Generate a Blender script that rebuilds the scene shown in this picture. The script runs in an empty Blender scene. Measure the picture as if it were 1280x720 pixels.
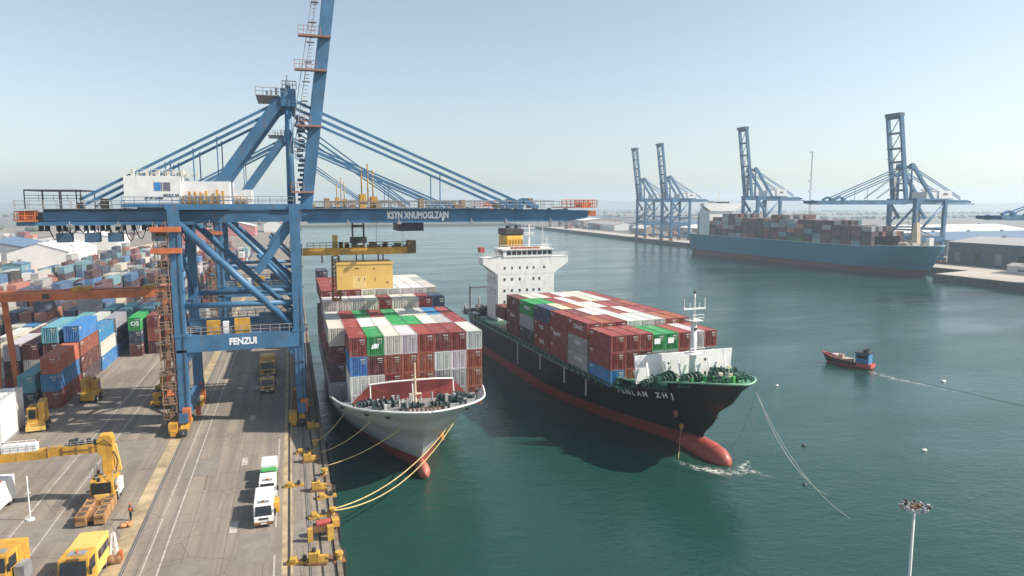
import bpy, bmesh, math, random
from mathutils import Vector, Matrix
R = math.radians
sc = bpy.context.scene
col = sc.collection
rnd = random.Random(7)

# ------------------------------------------------------------------ camera
H = 33.0; F_PX = 853.3
PITCH = math.atan(105 / F_PX); PSI = R(17.919)
cam_d = bpy.data.cameras.new('camera'); cam = bpy.data.objects.new('camera', cam_d); col.objects.link(cam)
cam_d.sensor_width = 36; cam_d.lens = 36 * F_PX / 1280; cam_d.clip_end = 20000; cam_d.clip_start = .5
cam.location = (0, 0, H); cam.rotation_euler = (R(90) - PITCH, 0, -PSI)
sc.camera = cam

# ------------------------------------------------------------------ light
SUN_EL, SUN_AZ = 41, -20          # azimuth measured from +X (seaward) towards the viewer's side
d = Vector((math.cos(R(SUN_EL)) * math.cos(R(SUN_AZ)), math.cos(R(SUN_EL)) * math.sin(R(SUN_AZ)), math.sin(R(SUN_EL))))
sun_d = bpy.data.lights.new('sun', 'SUN'); sun_d.energy = 5.0; sun_d.angle = R(.6); sun_d.color = (1, .91, .79)
sun = bpy.data.objects.new('sun', sun_d); col.objects.link(sun); sun.rotation_euler = d.to_track_quat('Z', 'Y').to_euler()
w = bpy.data.worlds.new('World'); sc.world = w; w.use_nodes = True
nt = w.node_tree; sky = nt.nodes.new('ShaderNodeTexSky'); sky.sky_type = 'NISHITA'; sky.sun_disc = False
sky.sun_elevation = R(SUN_EL); sky.sun_rotation = math.atan2(d.x, d.y)
sky.air_density = 1.0; sky.dust_density = 1.1; sky.ozone_density = 1.5; sky.altitude = 10
bg = nt.nodes['Background']; bg.inputs['Strength'].default_value = .102
hs_ = nt.nodes.new('ShaderNodeHueSaturation'); hs_.inputs['Saturation'].default_value = .68; hs_.inputs['Value'].default_value = 1.12
nt.links.new(sky.outputs[0], hs_.inputs['Color']); tn_ = nt.nodes.new('ShaderNodeMix'); tn_.data_type = 'RGBA'; tn_.blend_type = 'MULTIPLY'; tn_.inputs[0].default_value = 1; tn_.inputs[7].default_value = (.965, .985, .965, 1); nt.links.new(hs_.outputs[0], tn_.inputs[6]); nt.links.new(tn_.outputs[2], bg.inputs[0])
vs = sc.view_settings; vs.view_transform = 'Standard'; vs.look = 'None'; vs.gamma = 1; vs.use_curve_mapping = False; vs.exposure = 0.58
HAZE = .00027
sc.cycles.volume_bounces = 1; sc.cycles.max_bounces = 6

# ------------------------------------------------------------------ helpers
def ray(x, y):
    f = Vector((math.sin(PSI) * math.cos(PITCH), math.cos(PSI) * math.cos(PITCH), -math.sin(PITCH)))
    r = Vector((math.cos(PSI), -math.sin(PSI), 0)); u = r.cross(f)
    return f + (x - 640) / F_PX * r + (360 - y) / F_PX * u
def P(x, y, z=0.0):
    v = ray(x, y); t = (z - H) / v.z
    return Vector((v.x * t, v.y * t, z))
def atY(x, y, Y):
    v = ray(x, y); t = Y / v.y
    return Vector((v.x * t, Y, H + v.z * t))

class MB:
    def __init__(s): s.v = []; s.f = []; s.c = []; s.st = []
    def add(s, vs, fs, c=None):
        n = len(s.v); s.st.append((n, len(s.f))); s.v += [tuple(p) for p in vs]
        for q in fs: s.f.append(tuple(i + n for i in q)); s.c.append(c)
        return s
    def box(s, x0, x1, y0, y1, z0, z1, c=None):
        return s.add([(x0,y0,z0),(x1,y0,z0),(x1,y1,z0),(x0,y1,z0),(x0,y0,z1),(x1,y0,z1),(x1,y1,z1),(x0,y1,z1)],
                     [(3,2,1,0),(4,5,6,7),(0,1,5,4),(1,2,6,5),(2,3,7,6),(3,0,4,7)], c)
    def beam(s, a, b, w, h, w2=None, h2=None, side=None):
        a = Vector(a); b = Vector(b); t = (b - a).normalized()
        up = Vector((0, 0, 1)) if abs(t.z) < .9 else Vector((1, 0, 0))
        if side: up = Vector(side)
        r = t.cross(up).normalized(); u = r.cross(t)
        w2 = w if w2 is None else w2; h2 = h if h2 is None else h2
        vs = []
        for p, ww, hh in ((a, w, h), (b, w2, h2)):
            for sx, sz in ((-1,-1),(1,-1),(1,1),(-1,1)): vs.append(p + r * sx * ww / 2 + u * sz * hh / 2)
        return s.add(vs, [(3,2,1,0),(4,5,6,7),(0,1,5,4),(1,2,6,5),(2,3,7,6),(3,0,4,7)])
    def tube(s, a, b, r, n=8, r2=None):
        return s.path([a, b], r, n, r2)
    def path(s, pts, r, n=6, r2=None):
        pts = [Vector(p) for p in pts]; vs = []; fs = []; r2 = r if r2 is None else r2
        for i, p in enumerate(pts):
            t = (pts[min(i+1, len(pts)-1)] - pts[max(i-1, 0)]).normalized()
            up = Vector((0,0,1)) if abs(t.z) < .95 else Vector((1,0,0))
            a = t.cross(up).normalized(); b = a.cross(t)
            rr = r + (r2 - r) * i / max(1, len(pts)-1)
            for k in range(n):
                q = 2 * math.pi * k / n; vs.append(p + (a * math.cos(q) + b * math.sin(q)) * rr)
        for i in range(len(pts)-1):
            for k in range(n): fs.append((i*n+k, i*n+(k+1)%n, (i+1)*n+(k+1)%n, (i+1)*n+k))
        fs.append(tuple(range(n))[::-1]); fs.append(tuple(range((len(pts)-1)*n, len(pts)*n)))
        return s.add(vs, fs)
    def prism(s, poly, x0, x1):          # polygon in (y,z) extruded along x
        n = len(poly); vs = [(x0, y, z) for y, z in poly] + [(x1, y, z) for y, z in poly]
        return s.add(vs, [tuple(range(n)), tuple(range(n, 2*n))[::-1]] + [(i, i+n, (i+1)%n+n, (i+1)%n) for i in range(n)])
    def prismy(s, poly, y0, y1):         # polygon in (x,z) extruded along y
        n = len(poly); vs = [(x, y0, z) for x, z in poly] + [(x, y1, z) for x, z in poly]
        return s.add(vs, [tuple(range(n))[::-1], tuple(range(n, 2*n))] + [(i, (i+1)%n, (i+1)%n+n, i+n) for i in range(n)])
    def prismz(s, poly, z0, z1):
        n = len(poly); vs = [(x, y, z0) for x, y in poly] + [(x, y, z1) for x, y in poly]
        return s.add(vs, [tuple(range(n))[::-1], tuple(range(n, 2*n))] + [(i, (i+1)%n, (i+1)%n+n, i+n) for i in range(n)])
    def cyl(s, cx, cy, z0, z1, r, n=12, r2=None): return s.tube((cx,cy,z0), (cx,cy,z1), r, n, r2)
    def ball(s, c, rx, ry=None, rz=None, n=10, m=7):
        ry = ry or rx; rz = rz or rx; vs = []; fs = []
        for j in range(m+1):
            a = math.pi * j / m
            for k in range(n):
                b = 2*math.pi*k/n; vs.append((c[0]+rx*math.sin(a)*math.cos(b), c[1]+ry*math.sin(a)*math.sin(b), c[2]+rz*math.cos(a)))
        for j in range(m):
            for k in range(n): fs.append((j*n+k, (j+1)*n+k, (j+1)*n+(k+1)%n, j*n+(k+1)%n))
        return s.add(vs, fs)
    def rail(s, pts, h=1.1, r=.035, post=1.6):     # handrail along a path of deck points
        for a, b in zip(pts, pts[1:]):
            a = Vector(a); b = Vector(b); L = (b-a).length; n = max(1, int(L / post)); up = Vector((0,0,1))
            for q in (h, h*.5): s.tube(a + up*q, b + up*q, r, 4)
            for i in range(n+1):
                p = a.lerp(b, i/n); s.tube(p, p + up*h, r, 4)
        return s
    def each(s, name, mat, parent=None, smooth=False, g=1):     # every g added pieces become one mesh of their own
        out = []
        for i in range(0, len(s.st), g):
            va, fa = s.st[i]; vb, fb = s.st[i+g] if i+g < len(s.st) else (len(s.v), len(s.f))
            q = MB(); q.v = s.v[va:vb]; q.f = [tuple(k-va for k in f) for f in s.f[fa:fb]]; q.c = s.c[fa:fb]; out.append(q.build(name, mat, parent, smooth))
        return out
    def build(s, name, mat, parent=None, smooth=False, bevel=0, loc=None):
        me = bpy.data.meshes.new(name); me.from_pydata(s.v, [], s.f); me.update()
        if any(c is not None for c in s.c):
            at = me.color_attributes.new('Col', 'FLOAT_COLOR', 'CORNER'); buf = []
            for pl, c in zip(me.polygons, s.c): buf += list(c or (.3,.3,.3,1)) * pl.loop_total
            at.data.foreach_set('color', buf)
        bm = bmesh.new(); bm.from_mesh(me); bmesh.ops.recalc_face_normals(bm, faces=bm.faces); bm.to_mesh(me); bm.free()
        if smooth:
            for p in me.polygons: p.use_smooth = True
        me.materials.append(mat)
        o = bpy.data.objects.new(name, me); col.objects.link(o)
        if parent: o.parent = parent
        if loc is not None: o.location = loc
        if bevel:
            md = o.modifiers.new('bevel', 'BEVEL'); md.width = bevel; md.segments = 2; md.limit_method = 'ANGLE'
        return o

def tag(o, label, cat, group=None, kind=None):
    if label: o['label'] = label
    if cat: o['category'] = cat
    if group: o['group'] = group
    if kind: o['kind'] = kind
    return o
def empty(name, loc, label, cat, group=None, rz=0):
    o = bpy.data.objects.new(name, None); col.objects.link(o); o.location = loc; o.rotation_euler = (0,0,rz); o.empty_display_size = .5
    return tag(o, label, cat, group)
def structure(o): o['kind'] = 'structure'; return o
def copy_tree(o, parent=None):
    c = o.copy(); col.objects.link(c)
    if parent: c.parent = parent
    for ch in list(o.children): copy_tree(ch, c)
    return c
def lettering(text, parent, loc, rot, size, mat, name='lettering', bold=.02, sx=1.0):
    cu = bpy.data.curves.new('text', 'FONT'); cu.body = text; cu.size = size; cu.offset = bold * size; cu.extrude = .01
    cu.align_x = 'CENTER'; cu.align_y = 'CENTER'; cu.resolution_u = 2
    t = bpy.data.objects.new('text', cu); col.objects.link(t)
    dg = bpy.context.evaluated_depsgraph_get(); me = bpy.data.meshes.new_from_object(t.evaluated_get(dg))
    bpy.data.objects.remove(t); bpy.data.curves.remove(cu)
    me.materials.clear(); me.materials.append(mat)
    o = bpy.data.objects.new(name, me); col.objects.link(o); o.parent = parent; o.location = loc; o.rotation_euler = rot; o.scale = (sx, 1, 1)
    return o

# ------------------------------------------------------------------ materials
def nodes(m):
    m.use_nodes = True; n = m.node_tree.nodes; return n, m.node_tree.links, n['Principled BSDF']
def noise(n, l, scale, detail=4, vec=None, rough=.55):
    t = n.new('ShaderNodeTexNoise'); t.inputs['Scale'].default_value = scale; t.inputs['Detail'].default_value = detail; t.inputs['Roughness'].default_value = rough
    if vec is not None: l.new(vec, t.inputs['Vector'])
    return t.outputs['Fac']
def ramp(n, l, fac, stops, const=False):
    r = n.new('ShaderNodeValToRGB'); l.new(fac, r.inputs[0]); e = r.color_ramp.elements
    if const: r.color_ramp.interpolation = 'CONSTANT'
    while len(e) < len(stops): e.new(.5)
    for k, (p, c) in zip(e, stops): k.position = p; k.color = (c, c, c, 1) if isinstance(c, (int, float)) else (*c, 1)
    return r.outputs[0]
def mix(n, l, fac, a, b, mode='MIX'):
    x = n.new('ShaderNodeMix'); x.data_type = 'RGBA'; x.blend_type = mode
    for sock, v in ((x.inputs[0], fac), (x.inputs[6], a), (x.inputs[7], b)):
        if hasattr(v, 'is_linked'): l.new(v, sock)
        elif isinstance(v, (int, float)): sock.default_value = v
        else: sock.default_value = (*v, 1)
    return x.outputs[2]
def mapping(n, l, src, scale=(1,1,1), rot=(0,0,0)):
    m = n.new('ShaderNodeMapping'); m.inputs['Scale'].default_value = scale; m.inputs['Rotation'].default_value = rot; l.new(src, m.inputs[0]); return m.outputs[0]
def coord(n, kind='Object'): return n.new('ShaderNodeTexCoord').outputs[kind]
def geo_pos(n): return n.new('ShaderNodeNewGeometry').outputs['Position']
MC = {}
def paint(name, c, rough=.5, var=.25, rust=.0, metal=0, scale=.6, bump=0):
    if name in MC: return MC[name]
    m = bpy.data.materials.new(name); n, l, b = nodes(m); MC[name] = m
    p = coord(n); f = noise(n, l, scale, 6, p)
    dk = tuple(x * (1 - var) for x in c); lt = tuple(min(1, x * (1 + var * .5) + .01) for x in c)
    o = mix(n, l, ramp(n, l, f, [(.3, 0), (.7, 1)]), dk, lt)
    if rust:
        st = noise(n, l, 1.1, 7, mapping(n, l, p, (1.6, 1.6, .25)), .7)
        o = mix(n, l, ramp(n, l, st, [(.66 - rust * .25, 0), (.74, .8)]), o, (.16, .075, .035))
    l.new(o, b.inputs['Base Color']); b.inputs['Roughness'].default_value = rough; b.inputs['Metallic'].default_value = metal
    if bump:
        bp = n.new('ShaderNodeBump'); bp.inputs['Strength'].default_value = bump; l.new(f, bp.inputs['Height']); l.new(bp.outputs[0], b.inputs['Normal'])
    return m
BLUE = paint('crane_blue_paint', (.045, .155, .29), .5, .3, .38, scale=.35)
BLUED = paint('crane_blue_worn', (.045, .105, .18), .55, .3, .3)
FBLUE = BLUE
WHITE = paint('white_paint', (.76, .76, .74), .45, .12, .3)
YEL = paint('yellow_paint', (.56, .30, .035), .55, .4, .42)
YEL2 = paint('pale_yellow_paint', (.70, .45, .12), .55, .12, .25, scale=.3)
ORA = paint('orange_paint', (.55, .15, .045), .55, .3, .3)
RED = paint('red_paint', (.36, .06, .05), .55, .25, .2)
DARK = paint('dark_steel', (.035, .037, .04), .5, .4)
GREY = paint('grey_steel', (.27, .28, .29), .5, .3, .2)
RUB = paint('rubber', (.02, .02, .02), .85, .3)
GREEN = paint('green_deck_paint', (.04, .20, .10), .55, .3, .2)
GREENDK = paint('pale_green_deck', (.09,.30,.165), .6, .35, .3)
GREEND = paint('dark_green_machinery', (.015, .075, .045), .5, .3)
GREENL = paint('bright_green_paint', (.05, .33, .08), .5, .2)
BROWN = paint('brown_steel', (.22, .11, .045), .7, .4, .5)
ROPE = paint('rope_fibre', (.50, .38, .17), .9, .2)
ROPEW = paint('pale_rope_fibre', (.42, .43, .40), .9, .2)
GLASS = paint('dark_glass', (.012, .018, .024), .08, .2)
LAMPGL = paint('lamp_glass', (.75, .72, .66), .2, .1)
PORT = paint('mooring_yellow', (.56, .33, .05), .6, .35, .45)
LETW = paint('white_lettering', (.82, .83, .84), .6, .05)
LETB = paint('black_lettering', (.05, .05, .06), .6, .05)
LOGO = paint('blue_emblem', (.03, .22, .5), .5, .05)
LOGG = paint('slate_emblem', (.14, .15, .19), .5, .05)
SKIN = paint('skin', (.35, .2, .14), .6, .1)
CONC = paint('pale_concrete', (.42, .40, .37), .85, .2, bump=.1)
SHEDW = paint('white_cladding', (.72, .71, .68), .6, .08)
SHEDG = paint('grey_cladding', (.28, .30, .32), .6, .2)
ROOFG = paint('grey_roofing', (.36, .35, .34), .7, .15)
ROOFB = paint('blue_roofing', (.10, .17, .28), .6, .2)
BRICK = paint('tan_render', (.42, .31, .24), .8, .2)
PINK = paint('faded_red_cladding', (.5, .17, .14), .7, .2)

def ground_mat():
    m = bpy.data.materials.new('quay_concrete'); n, l, b = nodes(m); p = geo_pos(n)
    big = noise(n, l, .05, 6, p); st = noise(n, l, .9, 5, mapping(n, l, p, (1, .045, 1)), .6); fine = noise(n, l, 3, 5, p)
    c = mix(n, l, ramp(n, l, big, [(.3, 0), (.7, 1)]), (.235, .20, .16), (.345, .295, .24))
    c = mix(n, l, ramp(n, l, st, [(.42, .6), (.6, 0)]), c, (.15, .138, .125))
    pat = noise(n, l, .22, 3, mapping(n, l, p, (1.2, .5, 1)))
    c = mix(n, l, ramp(n, l, pat, [(.6, 0), (.66, .35)]), c, (.16, .145, .125))
    c = mix(n, l, ramp(n, l, fine, [(.3, .25), (.7, 0)]), c, (.12, .11, .1))
    br = n.new('ShaderNodeTexBrick'); br.offset = 0; br.inputs['Scale'].default_value = 1
    br.inputs['Brick Width'].default_value = 3.6; br.inputs['Row Height'].default_value = 5.5; br.inputs['Mortar Size'].default_value = .035
    br.inputs['Color1'].default_value = br.inputs['Color2'].default_value = (0,0,0,1); br.inputs['Mortar'].default_value = (1,1,1,1)
    l.new(p, br.inputs['Vector'])
    c = mix(n, l, mix(n, l, .75, (0,0,0), br.outputs['Color']), c, (.10, .085, .075))
    vo = n.new('ShaderNodeTexVoronoi'); vo.feature = 'DISTANCE_TO_EDGE'; vo.inputs['Scale'].default_value = .16; l.new(p, vo.inputs['Vector'])
    c = mix(n, l, ramp(n, l, vo.outputs['Distance'], [(0, .5), (.012, 0)]), c, (.08, .07, .065))
    oil = noise(n, l, .45, 4, p); c = mix(n, l, ramp(n, l, oil, [(.66, 0), (.74, .45)]), c, (.07, .065, .06))
    l.new(c, b.inputs['Base Color']); b.inputs['Roughness'].default_value = .9; b.inputs['Specular IOR Level'].default_value = .2
    return m
def tan_mat(name, a, bcol, sc_=.03):
    m = bpy.data.materials.new(name); n, l, b = nodes(m); p = geo_pos(n)
    c = mix(n, l, ramp(n, l, noise(n, l, sc_, 8, p, .65), [(.35, 0), (.65, 1)]), a, bcol)
    l.new(c, b.inputs['Base Color']); b.inputs['Roughness'].default_value = .9; return m
def water_mat(name='harbour_water', rough=1.0):
    m = bpy.data.materials.new(name); n, l, b = nodes(m); p = geo_pos(n)
    big = noise(n, l, .012, 4, mapping(n, l, p, (1, .6, 1)))
    c = mix(n, l, ramp(n, l, big, [(.3, 0), (.7, 1)]), (.008, .044, .034), (.012, .060, .047))
    l.new(c, b.inputs['Base Color']); b.inputs['IOR'].default_value = 1.36
    rot = (0, 0, R(28))
    h1 = noise(n, l, .28, 3, mapping(n, l, p, (1, 2.1, 1), rot)); h2 = noise(n, l, .95, 4, mapping(n, l, p, (1, 1.9, 1), rot), .6)
    h3 = noise(n, l, .07, 2, mapping(n, l, p, (1, 1.6, 1), (0, 0, R(-10))))
    calm = ramp(n, l, noise(n, l, .02, 3, mapping(n, l, p, (1, 2.5, 1), rot)), [(.36, .4), (.62, 1)])
    rr_ = n.new('ShaderNodeMapRange'); l.new(calm, rr_.inputs[0]); rr_.inputs[1].default_value = .2; rr_.inputs[3].default_value = .05; rr_.inputs[4].default_value = .17; l.new(rr_.outputs[0], b.inputs['Roughness'])
    def mul(a, k):
        q = n.new('ShaderNodeMath'); q.operation = 'MULTIPLY'; l.new(a, q.inputs[0])
        if hasattr(k, 'is_linked'): l.new(k, q.inputs[1])
        else: q.inputs[1].default_value = k
        return q.outputs[0]
    def add(a, c_):
        q = n.new('ShaderNodeMath'); l.new(a, q.inputs[0]); l.new(c_, q.inputs[1]); return q.outputs[0]
    hh = mul(add(add(mul(h1, .55), mul(h2, .46)), mul(h3, .5)), calm)
    bp = n.new('ShaderNodeBump'); bp.inputs['Strength'].default_value = .6; bp.inputs['Distance'].default_value = .42 * rough
    l.new(hh, bp.inputs['Height']); l.new(bp.outputs[0], b.inputs['Normal'])
    return m
def box_mat(attr):
    m = bpy.data.materials.new('container_paint'); n, l, b = nodes(m); p = coord(n)
    if attr: a = n.new('ShaderNodeVertexColor'); a.layer_name = 'Col'; c0 = a.outputs[0]
    else: oi = n.new('ShaderNodeObjectInfo'); c0 = oi.outputs['Color']
    vec = p
    if not attr:
        va = n.new('ShaderNodeVectorMath'); va.operation = 'ADD'; l.new(p, va.inputs[0])
        sc1 = n.new('ShaderNodeVectorMath'); sc1.operation = 'SCALE'; sc1.inputs[3].default_value = 3; l.new(oi.outputs['Location'], sc1.inputs[0]); l.new(sc1.outputs[0], va.inputs[1]); vec = va.outputs[0]
    c = mix(n, l, ramp(n, l, noise(n, l, .5, 5, vec), [(.35, .45), (.65, 0)]), c0, mix(n, l, .5, c0, (.1, .09, .085)))
    fade = noise(n, l, .8, 3, vec)
    c = mix(n, l, ramp(n, l, fade, [(.5, 0), (.75, .22)]), c, (.55, .5, .47))
    st = noise(n, l, 1.3, 7, mapping(n, l, vec, (1.8, 1.8, .3)), .7)
    c = mix(n, l, ramp(n, l, st, [(.6, 0), (.72, .75)]), c, (.14, .06, .035))
    l.new(c, b.inputs['Base Color']); b.inputs['Roughness'].default_value = .6
    return m
BOXM = box_mat(False); BOXA = box_mat(True)
def hull_mat(name, topc, bootc, zb, rust=.3, stripe=None):
    m = bpy.data.materials.new(name); n, l, b = nodes(m); p = coord(n)
    s = n.new('ShaderNodeSeparateXYZ'); l.new(p, s.inputs[0])
    g = n.new('ShaderNodeMath'); g.operation = 'GREATER_THAN'; l.new(s.outputs[2], g.inputs[0]); g.inputs[1].default_value = zb
    c = mix(n, l, g.outputs[0], bootc, topc)
    wl = n.new('ShaderNodeMath'); wl.operation = 'LESS_THAN'; l.new(s.outputs[2], wl.inputs[0]); wl.inputs[1].default_value = .35
    c = mix(n, l, wl.outputs[0], c, tuple(x * .45 for x in bootc))
    st = noise(n, l, .8, 7, mapping(n, l, p, (1, 1, .12)), .7); pt = noise(n, l, .12, 5, p)
    c = mix(n, l, ramp(n, l, st, [(.68 - rust * .2, 0), (.78, .6)]), c, (.2, .1, .055))
    c = mix(n, l, ramp(n, l, pt, [(.35, .3), (.6, 0)]), c, mix(n, l, .5, c, (.08, .075, .07)))
    cv = n.new('ShaderNodeCombineXYZ'); l.new(s.outputs[1], cv.inputs[0]); l.new(s.outputs[2], cv.inputs[1])
    bk = n.new('ShaderNodeTexBrick'); bk.inputs['Scale'].default_value = 1; bk.inputs['Brick Width'].default_value = 5.5; bk.inputs['Row Height'].default_value = 1.9; bk.inputs['Mortar Size'].default_value = .045
    bk.inputs['Color1'].default_value = (0,0,0,1); bk.inputs['Color2'].default_value = (.25,.25,.25,1); bk.inputs['Mortar'].default_value = (1,1,1,1); l.new(cv.outputs[0], bk.inputs['Vector'])
    c = mix(n, l, mix(n, l, .5, bk.outputs['Color'], (0,0,0)), c, mix(n, l, .35, c, (.1,.07,.05)))
    bp = n.new('ShaderNodeBump'); bp.inputs['Strength'].default_value = .35; bp.inputs['Distance'].default_value = .12; l.new(noise(n, l, .45, 3, p), bp.inputs['Height']); l.new(bp.outputs[0], b.inputs['Normal'])
    l.new(c, b.inputs['Base Color']); b.inputs['Roughness'].default_value = .42; b.inputs['Specular IOR Level'].default_value = .25
    return m

# ------------------------------------------------------------------ setting
W = -3.5; EDGE = 3.36
GM = ground_mat()
structure(MB().box(-900, EDGE, -60, 1131, -9, 0).build('quay', GM))
structure(MB().add([(-5900,-5900,-7),(5900,-5900,-7),(5900,5900,-7),(-5900,5900,-7)], [(0,1,2,3)]).build('ground', tan_mat('land_base', (.2,.19,.17), (.3,.27,.23))))
structure(MB().add([(EDGE-.2,-400,W),(1200,-400,W),(1200,1400,W),(EDGE-.2,1400,W)], [(0,1,2,3)]).build('water', water_mat()))
wk = [P(x,y,W+.03) for x,y in ((1086,464),(1110,470),(1140,476),(1180,484),(1230,496),(1300,512),(1380,530))]; wv = []
for i, p in enumerate(wk): wv += [(p.x,p.y+.25+i*.28,p.z),(p.x,p.y-.25-i*.28,p.z)]
structure(MB().add(wv, [(2*i,2*i+1,2*i+3,2*i+2) for i in range(len(wk)-1)]).build('boat_wake', water_mat('wake_water', 1.9)))
FARM = tan_mat('far_land', (.11,.115,.11), (.19,.17,.145), .012)
FARQ = [(292,-300),(292,247),(321,252),(323,560),(346,916),(361,1128),(-1500,1130),(-5800,1130),(-5800,5850),(5850,5850),(5850,-300)]
structure(MB().prismz(FARQ, -9, -.02).build('far_shore', FARM))
structure(MB().prismz([(-5800,-300),(-900.5,-300),(-900.5,1129),(-5800,1129)], -9, -.02).build('inland_ground', FARM))
# far quay apron and dark wall face
structure(MB().prismz([(292.3,-200),(292.3,246.5),(321.3,252.5),(323.3,560),(346.3,916),(371,916),(347,560),(345,250),(318,240),(318,-200)], -.018, .03).build('far_apron', tan_mat('apron_concrete', (.36,.32,.28), (.46,.41,.36))))
fw = MB(); fp = FARQ[:6]
for a, b in zip(fp, fp[1:]):
    fw.add([(a[0]-.6,a[1],W-1),(b[0]-.6,b[1],W-1),(b[0]-.6,b[1],-.25),(a[0]-.6,a[1],-.25),(a[0],a[1],-.25),(b[0],b[1],-.25)], [(0,1,2,3),(3,2,5,4)])
structure(fw.build('far_quay_wall', paint('stained_quay_wall', (.075,.08,.08), .8, .4)))
# hazy ridge on the horizon
hm = MB(); N = 120; pr = []
for i in range(N+1):
    a = R(-50 + 130 * i / N); rr = 5300
    h = 26 + 30 * max(0, math.sin(i*.21+1)) * (.5+.5*math.sin(i*.53)) + 8*math.sin(i*1.3) + (34 if 55 < i < 92 else 0) * math.sin((i-55)/37*math.pi if 55<i<92 else 0)
    pr.append((rr*math.sin(a), rr*math.cos(a), max(6, h)))
for (x,y,h),(x2,y2,h2) in zip(pr, pr[1:]):
    k=.985; hm.add([(x*k*.97,y*k*.97,-1),(x2*k*.97,y2*k*.97,-1),(x2,y2,h2),(x,y,h),(x*1.05,y*1.05,-1),(x2*1.05,y2*1.05,-1)], [(0,1,2,3),(3,2,5,4)])
structure(hm.build('hills', tan_mat('hill_ground', (.10,.11,.08), (.16,.15,.11), .004), smooth=True))

# quay markings and rails
MK = paint('worn_line_paint', (.44,.41,.37), .8, .45, scale=1.2); MKY = paint('worn_yellow_line', (.40,.31,.19), .8, .45, scale=.5)
def strip(mb, x0, x1, y0, y1, z): return mb.add([(x0,y0,z),(x1,y0,z),(x1,y1,z),(x0,y1,z)], [(0,1,2,3)])
mk = MB()
for x, ww in ((-12.6,.15),(-14.0,.12),(-24.6,.13),(-27.8,.16)): strip(mk, x-ww/2, x+ww/2, 20, 420, .008)
for y in range(52, 200, 19): strip(mk, -7.1, -6.35, y, y+2.6, .008)
for x, y in ((-2.6,60),(-2.6,77),(-2.6,94)): strip(mk, x-.08, x+.08, y-6, y+5, .008)
structure(mk.build('road_marking', MK))
mk = MB(); strip(mk, -1.95, -1.45, 20, 420, .008); strip(mk, -17.3, -15.9, 20, 420, .008); strip(mk, -1.15,-.95,20,420,.008)
structure(mk.build('yellow_road_marking', MKY))
rl = MB()
for x in (-15.65, -1.3, .55, 1.62, 2.75): strip(rl, x-.11, x+.11, 20, 600, .012)
structure(rl.build('rail_slot', paint('rail_slot_dark', (.03,.028,.027), .7, .3)))
rl = MB()
for x in (-15.65, .55): rl.box(x-.035, x+.035, 20, 600, .012, .05)
structure(rl.build('crane_rail', GREY))
# darker repair patches on the roadway
pt = MB()
for x0,x1,y0,y1 in ((-13.4,-9.8,88,94),(-27,-20.5,74,80),(-11.5,-8.6,60,66),(-6,-3,64,70.2),(-25,-19.5,96,104),(-33,-29,70,84),(-.8,.3,66,72),(-.8,.3,80,84)): strip(pt, x0,x1,y0,y1,.004)
structure(pt.build('asphalt_patch', tan_mat('patch_asphalt', (.17,.155,.135), (.24,.215,.185), .6)))
# kerb along the water
structure(MB().box(EDGE-.45, EDGE, 20, 700, 0, .14).build('quay_kerb', paint('stained_kerb',(.2,.165,.125),.85,.5,.5)))

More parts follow.
